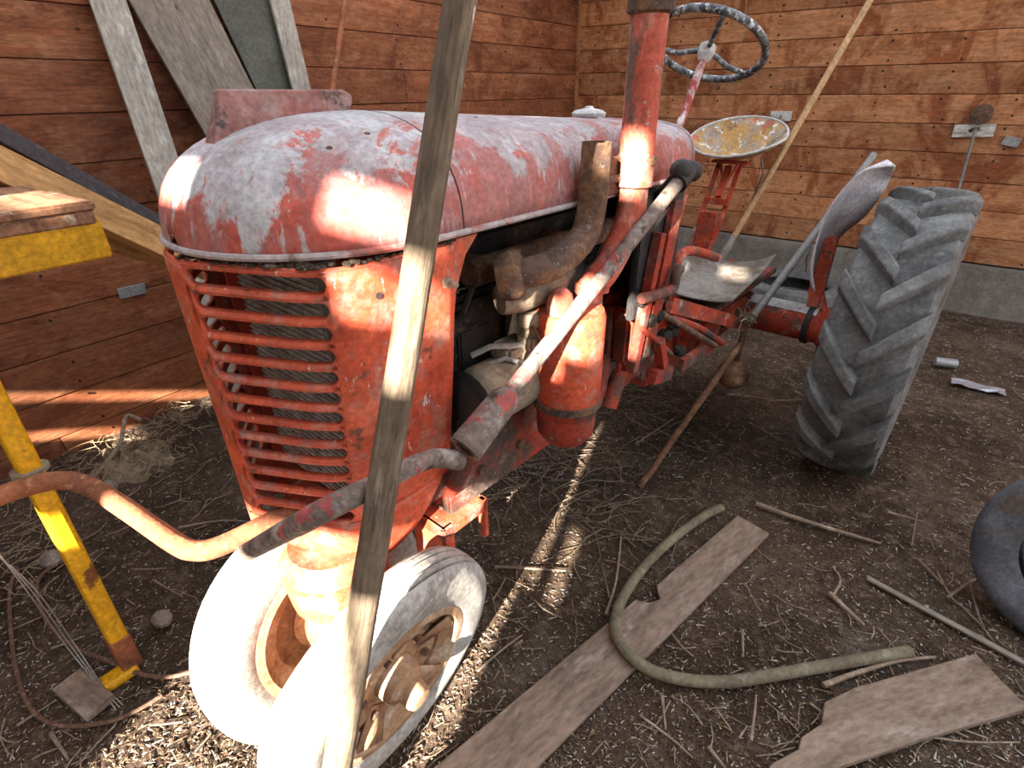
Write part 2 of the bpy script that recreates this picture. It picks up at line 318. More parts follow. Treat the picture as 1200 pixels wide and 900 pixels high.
# left wall: planks
Z0, PW = -.12, .206
def wall_sheath(name, lo, hi, m='dark'):
    mb = MB(); mb.box(lo, hi); return struct(mb.build(name, m, smooth=False))
wl = wall_sheath('wall_left', (XW - .08, -2.8, -.1), (XW - .026, YB + .08, 3.0)); wl['label'] = 'reddish brown horizontal plank wall'
rp = random.Random(3)
nails = MB()
for r in range(15):
    z0 = Z0 + r * PW + .0; z1 = z0 + PW - .004
    z0 = max(z0, -.06)
    cut = sorted([-2.78] + [rp.choice([-.9, .45, 1.9, 3.05, 4.2]) + rp.uniform(-.03, .03)] + [YB])
    if r in (6, 9): cut = [-2.78, 3.95, YB]
    for a, b in zip(cut[:-1], cut[1:]):
        dx = rp.uniform(-.004, .003)
        mb = MB(); mb.box((XW - .026, a + .0015, z0), (XW + dx, b - .0015, z1), .003)
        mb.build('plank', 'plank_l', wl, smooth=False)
    for st in [y * .6 - .55 for y in range(11)]:
        for zz in (z0 + .045, z1 - .045):
            if rp.random() < .85:
                yy = st + rp.uniform(-.03, .03); nails.lathe([(.0065, -.006), (.0065, .0035), (.003, .0045)], (XW, yy, zz + rp.uniform(-.02, .02)), (1, 0, 0), 8)
nl = nails.build('nails', 'nail', wl); nl['kind'] = 'stuff'
# back wall: planks over a concrete footing
wb = wall_sheath('wall_back', (XW - .08, YB + .026, .3), (5.2, YB + .08, 3.0)); wb['label'] = 'orange brown horizontal plank wall over a concrete footing'
nails = MB()
for r in range(14):
    z0 = .375 + (r - 1) * .196 - .0; z1 = z0 + .192
    z0 = max(z0, .362)
    if z1 - z0 < .03: continue
    cut = sorted([XW - .02, rp.choice([-2.4, -1.2, 1.3, 2.2]) + rp.uniform(-.05, .05), 5.15])
    for a, b in zip(cut[:-1], cut[1:]):
        dx = rp.uniform(-.003, .005)
        mb = MB(); mb.box((a + .0015, YB - dx, z0), (b - .0015, YB + .026, z1), .003)
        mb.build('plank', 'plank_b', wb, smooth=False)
    for st in [x * .42 - 2.95 for x in range(12)]:
        for zz in (z0 + .04, z1 - .04):
            if rp.random() < .85:
                nails.lathe([(.008, -.006), (.008, .004), (.003, .005)], (st + rp.uniform(-.03, .03), YB, zz + rp.uniform(-.02, .02)), (0, -1, 0), 8)
nl = nails.build('nails', 'nail', wb); nl['kind'] = 'stuff'
mb = MB(); mb.box((XW + .01, YB - .10, -.1), (5.2, YB + .1, .362), .012)
fo = struct(mb.build('trim_1', 'concrete', smooth=False)); fo['label'] = 'grey concrete footing under the back wall'
mb = MB(); mb.tube([(x, YB - .1005 + noise.noise(V((z * 6, 1, 0))) * .0, z) for x, z in [(-.62 + noise.noise(V((k * .9, 3, 0))) * .03, .36 - k * .045) for k in range(9)]], .0035, 5)
mb.build('crack', 'dark', fo)
mb = MB(); mb.lathe([(.055, 0), (.055, .006), (.045, .008), (.045, .003), (0, .003)], (on_y(850, 318, YB - .1)), (0, -1, 0), 20)
mb.build('cast_ring', 'concrete', fo)
# corner batten where the walls meet
mb = MB(); mb.box((XW + .002, YB - .03, .34), (XW + .03, YB - .003, 3.0)); struct(mb.build('trim_2', 'plank_b', smooth=False))['label'] = 'dark corner batten between the plank walls'

# unseen board wall added behind the camera to mask the sun, with aimed gaps
YG = -2.6
HOLES = []        # (x0, x1, z0, z1) openings in the added wall, aimed along the sun
def sun_hole(p, hx, hz):
    p = V(p); t = (YG - p.y) / SUN.y; q = p + SUN * t
    HOLES.append((q.x - hx, q.x + hx, q.z - hz, q.z + hz))
HOLES += [(-.70, .222, .45, 1.62), (-.54, .222, 1.62, 2.14), (.24, .275, 1.7, 2.22), (.335, .385, 1.69, 1.86), (.135, .222, 2.14, 2.23)]
sun_hole(wor(*on_u(425, 240, .30)), .06, .05)                 # disc on the hood side
sun_hole(wor(-.02, .05, 1.465), .06, .042)                       # front corner of the hood
sun_hole(wor(*on_u(468, 352, .30)), .05, .055)                  # grille side panel
sun_hole(wor(*on_u(742, 195, .36)), .045, .07)                   # intake stack
sun_hole(wor(*on_u(660, 385, .38)), .08, .07)                   # air cleaner
sun_hole(wor(*on_u(612, 425, .40)), .05, .035)                   # rod
sun_hole(wor(*on_u(730, 380, .30)), .07, .10)                   # clutch housing
sun_hole(wor(*on_u(782, 235, .40)), .03, .03)                   # rod end
sun_hole(wor(*on_zt(860, 320, .83)), .06, .04)                  # scoop
sun_hole(wor(.0, .95, 1.53), .09, .03)                          # hood top
sun_hole(on_x(10, 226, -1.85), .16, .035)                        # bench top
sun_hole(on_x(90, 464, XW), .30, .030)                          # strip on left wall
sun_hole(on_x(65, 620, -1.62), .06, .06)                        # yellow post
sun_hole(on_x(85, 508, XW), .25, .030)
def sun_mask_wall():
    root = None
    mb = MB(); mb.box((XW - .1, YG - .12, 6.85), (5.2, YG - .02, 7.0)); root = struct(mb.build('wall_sun_mask', 'greywood', smooth=False)); root['label'] = 'unseen grey board wall added to mask the sun into patches'
    bw = .24; x = XW - .1
    while x < 5.2:
        x1 = min(x + bw - .002, 5.2); mb = MB()
        br = sorted({x, x1} | {e for h in HOLES for e in (h[0], h[1]) if x < e < x1})
        for a, b in zip(br[:-1], br[1:]):
            c = (a + b) / 2; iv = sorted([(h[2], h[3]) for h in HOLES if h[0] < c < h[1]]); z = -.1
            for lo, hi in iv:
                if lo > z: mb.box((a, YG - .02, z), (b, YG, lo))
                z = max(z, hi)
            mb.box((a, YG - .02, z), (b, YG, 7.0))
        mb.build('board', 'greywood', root, smooth=False); x += bw
    return root
sun_mask_wall()
rf = MB(); rf.box((XW - .1, 4.8, 3.0), (5.2, YB + .1, 3.06)); ro = struct(rf.build('ceiling_light_trim', 'greywood', smooth=False)); ro['label'] = 'unseen grey boarded roof strip sized to tune light at the rear'  # unseen roof strip, its depth set by how much skylight reaches the rear
for y in (4.85, 5.25):
    mb = MB(); mb.box((XW - .1, y, 2.86), (5.2, y + .05, 3.0)); mb.build('rafter', 'greywood', ro, smooth=False)

# ================================================================== THE TRACTOR  (local x = its left side, y = backwards, z up)
tr = empty('tractor', TN, -TH)
tag(tr, 'old red row-crop tractor with chalky faded hood parked in the shed', 'tractor')
def B(mb, name, m, parent=None, **k): return mb.build(name, m, parent or tr, **k)

# ---- hood
ZR, HW = 1.36, .315
def hood_half(s): return HW if s >= .33 else HW * math.sqrt(max(0, 1 - (1 - s / .33) ** 2))
def hood_crown(s):
    base = .205 - .055 * max(0, (s - .4)) / 1.0
    return base if s > .38 else base * max(0, 1 - (1 - s / .38) ** 2.5) ** .40
def hood_pt(s, ph):
    p = 2.15 + 2.2 * min(1, max(0, s - .2) / 1.1)
    c, sn = math.cos(ph), math.sin(ph)
    sg = 1 if c >= 0 else -1
    return (hood_half(s) * sg * abs(c) ** (2 / p), s, ZR + hood_crown(s) * abs(sn) ** (2 / p))
S_ = [.0008, .004, .01, .02, .035, .055, .08, .11, .145, .185, .23, .28, .33, .38] + [.40 + .0625 * k for k in range(17)]
pts = [[hood_pt(s, math.pi * k / 40) for k in range(41)] for s in S_]
mb = MB(); mb.grid(pts)
hood = B(mb, 'hood', 'hood', solid=.005)
rim = [pts[i][0] for i in range(len(S_) - 1, -1, -1)] + [pts[i][-1] for i in range(len(S_))]
mb = MB(); mb.tube([(x * 1.008, y - (.004 if y < .3 else 0), z + .001) for x, y, z in rim], .0065, 8); B(mb, 'rim', 'rimchalk', hood)
mb = MB(); mb.tube([hood_pt(.405, math.pi * k / 40) for k in range(41)], .0036, 6); B(mb, 'seam', 'black', hood)
mb = MB(); mb.tube([hood_pt(1.40, math.pi * k / 40) for k in range(41)], .007, 8); B(mb, 'rear_bead', 'hood', hood)
for s, ph in ((.30, .98), (.22, .9), (.62, 1.25)):
    mb = MB(); mb.ball(V(hood_pt(s, ph)), .007, 8, (1, 1, .6)); B(mb, 'hood_screw', 'rust', hood)
# fin
mb = MB(); prof = [(.095, 1.505), (.135, 1.606), (.385, 1.604), (.402, 1.594), (.402, 1.582), (.385, 1.562), (.30, 1.552), (.20, 1.54), (.14, 1.50)]
def fin_frame(a, b, c): return (c * (1.05 - .3 * (a - .095) / .31) * (1 if b < 1.58 else .55), a, b)
mb.prism(prof, -.021, .021, fin_frame); B(mb, 'hood_fin', 'fin', smooth=False, bevel=.004)
# filler cap
mb = MB(); mb.lathe([(.028, 0), (.028, .022), (.052, .024), (.055, .034), (.045, .042), (.015, .048), (.012, .054), (0, .055)], (0, 1.281, 1.50), (0, 0, 1), 24); B(mb, 'fuel_cap', 'whitemetal')

# ---- grille shell
PL = spline([(0, -.012, 0), (.05, -.004, 0), (.15, .042, 0), (.235, .085, 0), (.280, .122, 0), (.300, .17, 0), (.304, .25, 0), (.304, .33, 0), (.304, .385, 0)], 10)
AL = [0]
for a, b in zip(PL[:-1], PL[1:]): AL.append(AL[-1] + (b - a).length)
def plan(L_):
    sg = -1 if L_ < 0 else 1; L_ = abs(L_)
    for i in range(len(AL) - 1):
        if L_ <= AL[i + 1] or i == len(AL) - 2:
            t = (L_ - AL[i]) / (AL[i + 1] - AL[i]); p = PL[i].lerp(PL[i + 1], t); return V((sg * p.x, p.y, 0))
LM = AL[-1]
def taper(z): return 1 - .215 * max(0, (1.34 - z) / .557) ** 1.2
def shell(L_, z, off=0):
    p = plan(L_)
    if off:
        e = .004; t = (plan(L_ + e) - plan(L_ - e)).normalized(); n = V((t.y, -t.x, 0)); p = p + n * off
    return V((p.x * taper(z), p.y, z))
mb = MB(); LA, LB, ZC, HH = .040, .315, .0225, .0140
rows = [1.318 - .045 * i for i in range(13)]
for sg in (-1, 1):
    for zc in rows:
        lb = LB; s0, s1 = LA + HH * 1.2, lb - HH * 1.2; K = 10
        cols = [s0 + (s1 - s0) * k / K for k in range(K + 1)]
        def q(L_, dz, off): return shell(sg * L_, zc + dz, off)
        for e in (1, -1):
            rows_ = [[q(c, e * (HH + (ZC - HH) * t), o) for c in cols] for t, o in ((0, -.007), (.35, .002), (1, .005))]
            mb.grid(rows_)
        for cx, edge, dr in ((s0, LA, -1), (s1, lb, 1)):
            semi = [(cx + dr * HH * 1.2 * math.sin(math.pi * j / 8), HH * math.cos(math.pi * j / 8)) for j in range(9)]
            rect = [(edge, ZC * (1 - j / 4)) for j in range(9)]
            mid = [(a_[0] + (b_[0] - a_[0]) * .35, a_[1] + (b_[1] - a_[1]) * .35) for a_, b_ in zip(semi, rect)]
            mb.grid([[q(x_, z_, o_) for x_, z_ in row_] for row_, o_ in ((semi, -.007), (mid, .002), (rect, .004))])
            for e, j in ((1, 0), (-1, 8)):
                zm = e * (HH + .35 * (ZC - HH)); A0, A1, A2 = q(cx, e * HH, -.007), q(cx, zm, .002), q(cx, e * ZC, .005)
                C1, C2 = q(*mid[j], .002), q(*rect[j], .004)
                mb.add([A0, A1, C1], [(0, 1, 2)]); mb.add([A1, A2, C2, C1], [(0, 1, 2, 3)])
ztop, zlow = rows[0] + ZC, rows[-1] - ZC
def zbot(L_):
    L_ = abs(L_)
    if L_ < .33: return .70 - .10 * (L_ / .33) ** 1.5
    t = (L_ - .33) / (LM - .33); return .60 + .20 * t ** 3
def band(l0, l1, n, z0f, z1f, m, off=.004):
    mb.grid([[shell(l0 + (l1 - l0) * j / n, z0f(l0 + (l1 - l0) * j / n) + (z1f(l0 + (l1 - l0) * j / n) - z0f(l0 + (l1 - l0) * j / n)) * i / m, off) for j in range(n + 1)] for i in range(m + 1)])
band(-LA, LA, 8, lambda l: zlow, lambda l: ztop, 26)                       # centre ridge
for sg in (-1, 1):
    band(sg * LB, sg * LM, 16, lambda l: zlow, lambda l: ztop, 26)         # side cheeks
band(-LM, LM, 60, lambda l: ztop, lambda l: 1.342, 2)                      # top band
band(-LM, LM, 60, zbot, lambda l: zlow, 6)                                 # lower skirt
gs = B(mb, 'grille_shell', 'red', solid=.004)
mb = MB(); mb.tube([shell(-LM + 2 * LM * k / 60, 1.340, -.004) for k in range(61)], .0065, 8); B(mb, 'top_bead', 'red', gs)
for sg in (-1, 1):
    mb = MB()    # curved wing behind the cheek
    mb.prism([(.385, 1.346), (.46, 1.346), (.425, 1.31), (.40, 1.24), (.388, 1.12), (.386, .9), (.384, .8)], .296 * sg - .003, .296 * sg + .003, lambda a, b, c: (c * taper(b) , a, b))
    B(mb, 'shell_wing', 'red', gs, smooth=False)
    mb = MB(); mb.lathe([(.012, 0), (.012, .012), (.007, .013), (.007, .03), (0, .031)], (.306 * sg, .36, 1.27), (sg, 0, 0), 6); B(mb, 'bolt', 'dustiron', gs, smooth=False)
mb = MB(); mb.lathe([(.0065, 0), (.0065, .0012), (0, .0012)], shell(.40, 1.285, .0062), (1, -.15, 0), 10); B(mb, 'hole', 'black', gs)
# dirt packed between hood and shell
mb = MB(); rr = random.Random(5)
for k in range(120):
    L_ = rr.uniform(.02, LM); p = shell(L_, 1.349, rr.uniform(-.016, .004)); r = rr.uniform(.004, .009)
    mb.ball((p.x, p.y, p.z + rr.uniform(-.003, .002)), r, 6, (1, 1, .5))
cr = B(mb, 'packed_dirt', 'dirt', gs); cr['kind'] = 'stuff'
# radiator
mb = MB(); mb.box((-.20, .20, .72), (.20, .27, 1.335)); B(mb, 'radiator', 'redin', smooth=False)
mb = MB(); mb.box((-.165, .155, .74), (.185, .20, 1.33)); core = B(mb, 'radiator_core', 'radiator', smooth=False)
for k in range(44):
    mb = MB(); mb.box((-.163, .150, .748 + k * .0132), (.183, .156, .752 + k * .0132))
    if k == 0: fin0 = B(mb, 'cooling_fin', 'radfin', core, smooth=False)
    else:
        c = fin0.copy(); COL.objects.link(c); c.parent = core; c.location.z = k * .0132
mb = MB(); mb.bar((-.17, .145, .74), (-.17, .145, 1.33), .012, .03, (0, 1, 0)); B(mb, 'edge_strip', 'redin', core, smooth=False)

# ---- chassis
mb = MB(); mb.box((-.22, .30, .66), (.22, 1.30, .76), .01); mb.box((-.235, .38, .60), (-.20, 1.15, .80), .006); mb.box((.20, .38, .60), (.235, 1.15, .80), .006)
fr = B(mb, 'frame_rail', 'redgrey', smooth=False)
for s in (.50, .66, .84, 1.02):
    mb = MB(); mb.lathe([(.016, 0), (.016, .012), (0, .013)], (.235, s, .69), (1, 0, 0), 6); B(mb, 'bolt', 'rust', fr, smooth=False)
mb = MB(); mb.box((-.17, .44, .74), (.17, 1.20, 1.16), .015); mb.box((-.12, .46, 1.16), (.12, 1.18, 1.30), .02); eng = B(mb, 'engine_block', 'engine', smooth=False)
mb = MB(); mb.box((-.15, .46, .52), (.15, 1.10, .66), .03); B(mb, 'oil_pan', 'redgrey', eng, smooth=False)
for k in range(4):
    mb = MB(); mb.box((.17, .50 + k * .165, .86), (.182, .62 + k * .165, 1.08), .006); B(mb, 'side_cover', 'engine', eng, smooth=False)
for k in range(5):
    mb = MB(); mb.tube([(.17, .5 + k * .14, 1.12), (.20, .5 + k * .14, 1.14), (.215, .52 + k * .14, 1.2)], .008, 6); B(mb, 'ignition_wire', 'black', eng)
mb = MB(); mb.lathe([(.05, -.14), (.075, -.12), (.08, -.10), (.08, .10), (.072, .12), (.05, .14), (.02, .145), (.02, .18), (0, .18)], (.255, .60, .93), (0, 1, .0), 20)
gen = B(mb, 'generator', 'dustiron')
mb = MB(); mb.lathe([(.06, 0), (.085, .005), (.06, .02), (.085, .035), (.06, .04), (.02, .045)], (.255, .415, .93), (0, 1, 0), 20); B(mb, 'pulley', 'black', gen)
mb = MB(); mb.tube([(.22, .50, 1.03), (.25, .54, 1.05), (.28, .58, 1.045), (.30, .64, 1.04), (.27, .69, 1.03), (.23, .70, 1.03)], .008, 6); mb.tube([(.24, .52, 1.0), (.28, .56, 1.02), (.32, .60, 1.0)], .006, 6); B(mb, 'loose_wire', 'wire', gen)
mb = MB(); mb.box((.22, .56, 1.0), (.29, .66, 1.045), .01); B(mb, 'terminal_box', 'dustiron', gen, smooth=False)
# fan
fn = MB(); fn.lathe([(.05, 0), (.05, .03), (.02, .04), (0, .04)], (0, .33, 1.1), (0, 1, 0), 16)
for k in range(4):
    a = k * math.pi / 2 + .4; d = V((math.cos(a), 0, math.sin(a))); fn.bar(V((0, .345, 1.1)) + d * .04, V((0, .345, 1.1)) + d * .2, .07, .004, (0.3, 1, 0))
B(fn, 'fan', 'black', smooth=False)

# ---- exhaust manifold and cut-off elbow
P0 = on_u(700, 166, .36); e = [on_u(600, 322, .30), on_u(625, 318, .34), on_u(655, 306, .36), on_u(682, 280, .36), on_u(692, 250, .36), on_u(697, 205, .36), P0]
mb = MB(); pth = spline(e, 6); mb.tube(pth, .0345, 16, cap=False)
mb.tube([pth[-1], pth[-1] - V((0, 0, .10))], .030, 16, cap=False); B(mb, 'exhaust_elbow', 'rust')
mb = MB(); c = e[0]; mb.lathe([(.03, -.03), (.055, -.028), (.058, -.01), (.058, .01), (.05, .022), (.036, .03)], c, (e[1] - e[0]), 10); 
mb.tube([(c.x - .10, c.y - .04, c.z - .01), (c.x - .10, c.y + .58, c.z - .01)], .034, 14)
for k in range(4): mb.tube([(c.x - .10, c.y + .02 + k * .17, c.z - .01), (c.x - .19, c.y + .02 + k * .17, c.z - .01)], .028, 10)
mf = B(mb, 'exhaust_manifold', 'rust')
q = on_u(612, 345, .28)
mb = MB(); mb.tube(spline([on_u(585, 352, .26), q, on_u(650, 330, .29), on_u(662, 318, .27)], 5), [.035, .038, .04, .04, .042, .042, .042, .040, .04, .036, .034, .032, .03, .03, .03, .03], 12); B(mb, 'intake_manifold', 'dustiron')
mb = MB(); ca = on_u(622, 365, .29); cb = on_u(625, 400, .29)
mb.lathe([(.028, 0), (.036, -.01), (.036, -.03), (.026, -.04), (.024, -.10), (.030, -.105), (.030, -.13), (.015, -.15), (0, -.15)], ca, (0, 0, 1), 14); mb.box((ca.x - .02, ca.y - .035, ca.z - .095), (ca.x + .03, ca.y + .035, ca.z - .05), .008)
cb_ = B(mb, 'carburetor', 'dustiron')
mb = MB(); mb.lathe([(.012, 0), (.012, .02), (0, .022)], (ca.x + .03, ca.y, ca.z - .07), (1, 0, 0), 6); mb.tube([(ca.x + .03, ca.y - .03, ca.z - .02), (ca.x + .05, ca.y - .02, ca.z - .06), (ca.x + .04, ca.y + .05, ca.z - .11)], .004, 6); B(mb, 'jet_screw', 'rust', cb_)

# ---- air cleaner, stack
sx = [on_u(765, -40, .36), on_u(758, 40, .36), on_u(745, 190, .36), on_u(737, 250, .36), on_u(724, 288, .36), on_u(702, 322, .36), on_u(694, 352, .36)]
axs = sx[2].y
mb = MB(); up = [V((.36, axs, 2.0)), V((.36, axs, 1.66)), V((.36, axs, 1.40))] 
mb.tube(up, .042, 18); mb.lathe([(.042, 0), (.047, 0), (.047, .06), (.042, .06)], (.36, axs, 1.385), (0, 0, 1), 18)
st = B(mb, 'intake_stack', 'redstack')
mb = MB(); mb.lathe([(.043, 0), (.052, .005), (.052, .05), (.043, .055)], (.36, axs, 1.745), (0, 0, 1), 18); B(mb, 'collar', 'rust', st)
ac = V((.36, .715, 0))
mb = MB(); mb.tube(spline([(.36, axs, 1.40), (.36, axs, 1.32), (.36, axs - .03, 1.26), (.36, axs - .10, 1.19), (.36, ac.y + .08, 1.155), (.36, ac.y + .075, 1.10)], 6), .038, 16); mb.lathe([(.040, 0), (.046, .003), (.046, .018), (.04, .02)], (.36, ac.y + .085, 1.148), (0, .2, 1), 16); B(mb, 'intake_bend', 'redstack', st)
mb = MB(); mb.box((.322, axs - .14, 1.365), (.335, axs + .01, 1.455), .004); mb.tube([(.34, axs - .10, 1.405), (.34, axs - .03, 1.405)], .010, 8)
br = B(mb, 'stack_bracket', 'rust', smooth=False)
for yy, zz in ((axs - .115, 1.435), (axs - .115, 1.385), (axs + .0, 1.445)):
    mb = MB(); mb.lathe([(.012, 0), (.012, .012), (0, .013)], (.336 if yy < axs - .01 else .402, yy, zz), (1, 0, 0), 6); B(mb, 'bolt', 'rust', br, smooth=False)
mb = MB(); mb.lathe([(.0, 1.135), (.055, 1.13), (.083, 1.125), (.089, 1.11), (.089, .88), (.086, .875)], ac, (0, 0, 1), 28); acl = B(mb, 'air_cleaner', 'red')
mb = MB(); mb.lathe([(.086, .875), (.085, .84), (.081, .835), (.081, .80), (.078, .77), (.06, .745), (0, .74)], ac, (0, 0, 1), 28); B(mb, 'oil_cup', 'redgrey', acl)
mb = MB(); mb.lathe([(.09, .86), (.094, .862), (.094, .88), (.09, .882)], ac, (0, 0, 1), 28); B(mb, 'clamp_band', 'rust', acl)
mb = MB(); mb.lathe([(.03, 0), (.034, .03), (.028, .055), (.014, .068), (0, .07)], (.36, ac.y - .045, 1.12), (0, 0, 1), 16); B(mb, 'breather_knob', 'redstack', acl)

# ---- dash, firewall, side shields
mb = MB(); mb.box((-.30, 1.34, .90), (.30, 1.40, 1.36), .01); mb.box((-.26, 1.36, 1.36), (.26, 1.39, 1.47), .02); B(mb, 'dash_panel', 'black', smooth=False)
for sg in (-1, 1):
    mb = MB(); mb.box((sg * .3025 - .0125, 1.12, .95), (sg * .3025 + .0125, 1.38, 1.36), .004); B(mb, 'side_shield', 'black', smooth=False)
mb = MB(); mb.bar((.33, 1.22, .80), (.33, 1.30, 1.30), .06, .02, (1, 0, 0)); mb.bar((.335, 1.12, .78), (.335, 1.20, 1.22), .03, .03, (1, 0, 0)); B(mb, 'shield_stay', 'redgrey', smooth=False)

# ---- steering arm along the side
a0, a1 = on_u(803, 203, .41), on_u(545, 526, .42)
dr = (a1 - a0).normalized()
mb = MB(); mb.tube([a0, a1 - dr * .03], .0185, 14)
arm = B(mb, 'steering_arm', 'armpaint')
Ls = (a1 - a0).length
mb = MB(); c0 = a1 - dr * .155
mb.tube([c0, c0 + dr * .02, c0 + dr * .13, a1], [.022, .033, .036, .037], 18, cap=False); mb.tube([a1, a1 - dr * .05], [.022, .022], 18, cap=False); mb.lathe([(.037, 0), (.037, .002), (.022, .002), (.022, 0)], a1, dr, 18); mb.lathe([(.010, -.03), (.010, .0), (.0, .004)], a1 - dr * .012, dr, 10)
B(mb, 'ball_socket', 'armpaint', arm)
mb = MB(); mb.ball(a1 - dr * .06 + V((-.035, .03, -.045)), .032, 14); B(mb, 'ball_joint', 'engine', arm)
mb = MB(); mb.tube([a0 - dr * .02, a0 + dr * .05], .028, 14); mb.ball(a0 + V((0, -.03, .01)), .03, 12); mb.ball(a0 + V((0, .045, .0)), .028, 12); mb.tube([a0 + V((0, -.03, 0)), V((.30, a0.y + .06, a0.z - .10))], .02, 10); B(mb, 'rear_joint', 'black', arm)
# curved drag link across the nose
pa = [on_s(540, 540, .27), on_s(512, 537, .22), on_s(485, 545, .16), on_s(450, 564, .09), on_s(380, 598, -.05), on_s(288, 648, -.09)]
mb = MB(); pp = spline(pa, 6); mb.tube(pp, [.020] * 8 + [.0185] * (len(pp) - 8), 14); B(mb, 'drag_link', 'armpaint')
# vertical support of the arm to the pedestal
mb = MB(); mb.tube([a1 - dr * .06 + V((-.035, .03, -.045)), (.24, a1.y + .12, .70), (.16, .40, .60)], .022, 10); B(mb, 'steering_drop_arm', 'redgrey')

# ---- front pedestal and bracket
mb = MB(); mb.lathe([(.10, .66), (.13, .62), (.12, .50), (.085, .48), (.07, .44), (.06, .42), (0, .41)], (.12, .10, 0), (0, 0, 1), 24); mb.box((-.10, .08, .58), (.16, .45, .70), .02); B(mb, 'front_pedestal', 'red')
mb = MB(); mb.box((.13, .33, .56), (.26, .50, .60), .005); mb.box((.245, .33, .40), (.26, .37, .60), .004); mb.box((.13, .33, .42), (.26, .345, .60), .004); mb.box((.235, .48, .46), (.26, .50, .60), .003)
fb = B(mb, 'front_bracket', 'red', smooth=False)
mb = MB(); mb.lathe([(.03, 0), (.03, .012), (.02, .014), (.02, .034), (.014, .038), (0, .038)], (.19, .41, .60), (0, 0, 1), 8); B(mb, 'bracket_bolt', 'dustiron', fb, smooth=False)
mb = MB(); mb.tube([(.2, .5, .58), (.22, .75, .62), (.21, 1.1, .62)], .012, 8); B(mb, 'brace_rod', 'engine')

# ---- front wheels
def front_wheel(u, s_, camber, toe, side):
    c = V((u, s_, .327)); kr, kh = .9625, .70
    ax = V((1, 0, 0)); ax = Matrix.Rotation(camber, 3, 'Y') @ ax; ax = Matrix.Rotation(toe, 3, 'Z') @ ax
    prof = [(.205, -.062), (.215, -.070), (.25, -.084), (.285, -.088), (.312, -.082), (.328, -.070)]
    for k, (r, h) in enumerate([(.338, -.062), (.342, -.050), (.330, -.048), (.330, -.042), (.345, -.040), (.346, -.022), (.333, -.020), (.333, -.014), (.347, -.012), (.347, .012), (.333, .014), (.333, .020), (.346, .022), (.345, .040), (.330, .042), (.330, .048), (.342, .050), (.338, .062)]): prof.append((r, h))
    prof += [(.328, .070), (.312, .082), (.285, .088), (.25, .084), (.215, .070), (.205, .062)]
    mb = MB(); mb.lathe([(r_ * kr, h_ * kh) for r_, h_ in prof], c, ax, 64, close=False); mb.f = mb.f[:-2]; mb.mi = mb.mi[:-2]
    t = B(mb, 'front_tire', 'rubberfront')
    mb = MB(); rp_ = [(.20, -.078), (.222, -.076), (.222, -.068), (.205, -.062), (.195, -.045), (.165, -.03), (.165, .03), (.195, .045), (.205, .062), (.222, .068), (.222, .076), (.20, .078), (.185, .05), (.155, .035), (.155, -.035), (.185, -.05)]
    mb.lathe([(r_ * kr, h_ * kh) for r_, h_ in rp_], c, ax, 48, close=True); r = B(mb, 'front_rim', 'rimrust')
    mb = MB(); sgn = side
    mb.lathe([(.17, .0), (.165, .012), (.12, .022), (.09, .010), (.085, .004), (.085, -.004), (.09, .0), (.12, .014), (.165, .004)], c, ax * sgn, 40, close=True)
    mb.lathe([(.0, .115), (.028, .112), (.034, .10), (.036, .07), (.052, .06), (.058, .04), (.060, .012), (.09, .006), (.09, -.006), (.05, -.01), (.045, -.10), (.0, -.10)], c, ax * sgn, 24)
    h = B(mb, 'hub', 'rimrust', r)
    a = ax.orthogonal().normalized(); b = ax.cross(a)
    for k in range(6):
        an = k * math.pi / 3; p = c + (a * math.cos(an) + b * math.sin(an)) * .105 + ax * sgn * .018
        mb = MB(); mb.lathe([(.011, 0), (.011, .014), (0, .016)], p, ax * sgn, 6); B(mb, 'lug_nut', 'rust', r, smooth=False)
    for k in range(5):
        an = k * 1.3 + .4; e1 = (a * math.cos(an) + b * math.sin(an)); e2 = (a * math.cos(an + .5) + b * math.sin(an + .5))
        mb = MB(); mb.add([c + e1 * .09 + ax * sgn * .012, c + e2 * .09 + ax * sgn * .02, c + e2 * .185 + ax * sgn * .052, c + e1 * .19 + ax * sgn * .044], [(0, 1, 2, 3)])
        B(mb, 'rim_spoke', 'rimrust', r, solid=.006)
    return c, ax
cN, axN = front_wheel(.293, .094, math.radians(9), math.radians(4), 1)
cF, axF = front_wheel(.015, .075, math.radians(-9), math.radians(4), -1)
mb = MB(); mb.tube([cN, (.154, .085, .37), cF], .03, 12); mb.tube([(.154, .085, .36), (.13, .09, .60)], .05, 14); B(mb, 'front_axle', 'rust')

# ---- rear transmission, axle, platform
mb = MB(); mb.box((-.20, 1.15, .56), (.20, 1.60, .98), .03); ch = B(mb, 'clutch_housing', 'redgrey', smooth=False)
mb = MB(); mb.box((.20, 1.20, .74), (.27, 1.42, .95), .015); B(mb, 'housing_cover', 'redgrime', ch, smooth=False)
for yy, zz in ((1.23, .78), (1.39, .78), (1.23, .92), (1.39, .92)):
    mb = MB(); mb.lathe([(.014, 0), (.014, .014), (0, .015)], (.27, yy, zz), (1, 0, 0), 6); B(mb, 'bolt', 'dustiron', ch, smooth=False)
mb = MB(); mb.box((.20, 1.22, .62), (.25, 1.30, .76), .02); mb.tube([(.24, 1.22, .70), (.25, 1.17, .66), (.25, 1.14, .60)], .03, 10); B(mb, 'cast_foot', 'redgrime', ch)
mb = MB(); mb.box((-.19, 1.58, .44), (.19, 2.68, .74), .04); tc_ = B(mb, 'transmission_case', 'redgrime', smooth=False)
mb = MB(); mb.box((.19, 1.75, .58), (.30, 2.30, .74), .02); B(mb, 'side_case', 'redgrime', tc_, smooth=False)
for s in (1.85, 2.02, 2.18):
    mb = MB(); mb.lathe([(.022, 0), (.022, .008), (.012, .010), (.012, .004), (0, .004)], (.30, s, .66), (1, 0, 0), 14); B(mb, 'plug', 'black', tc_)
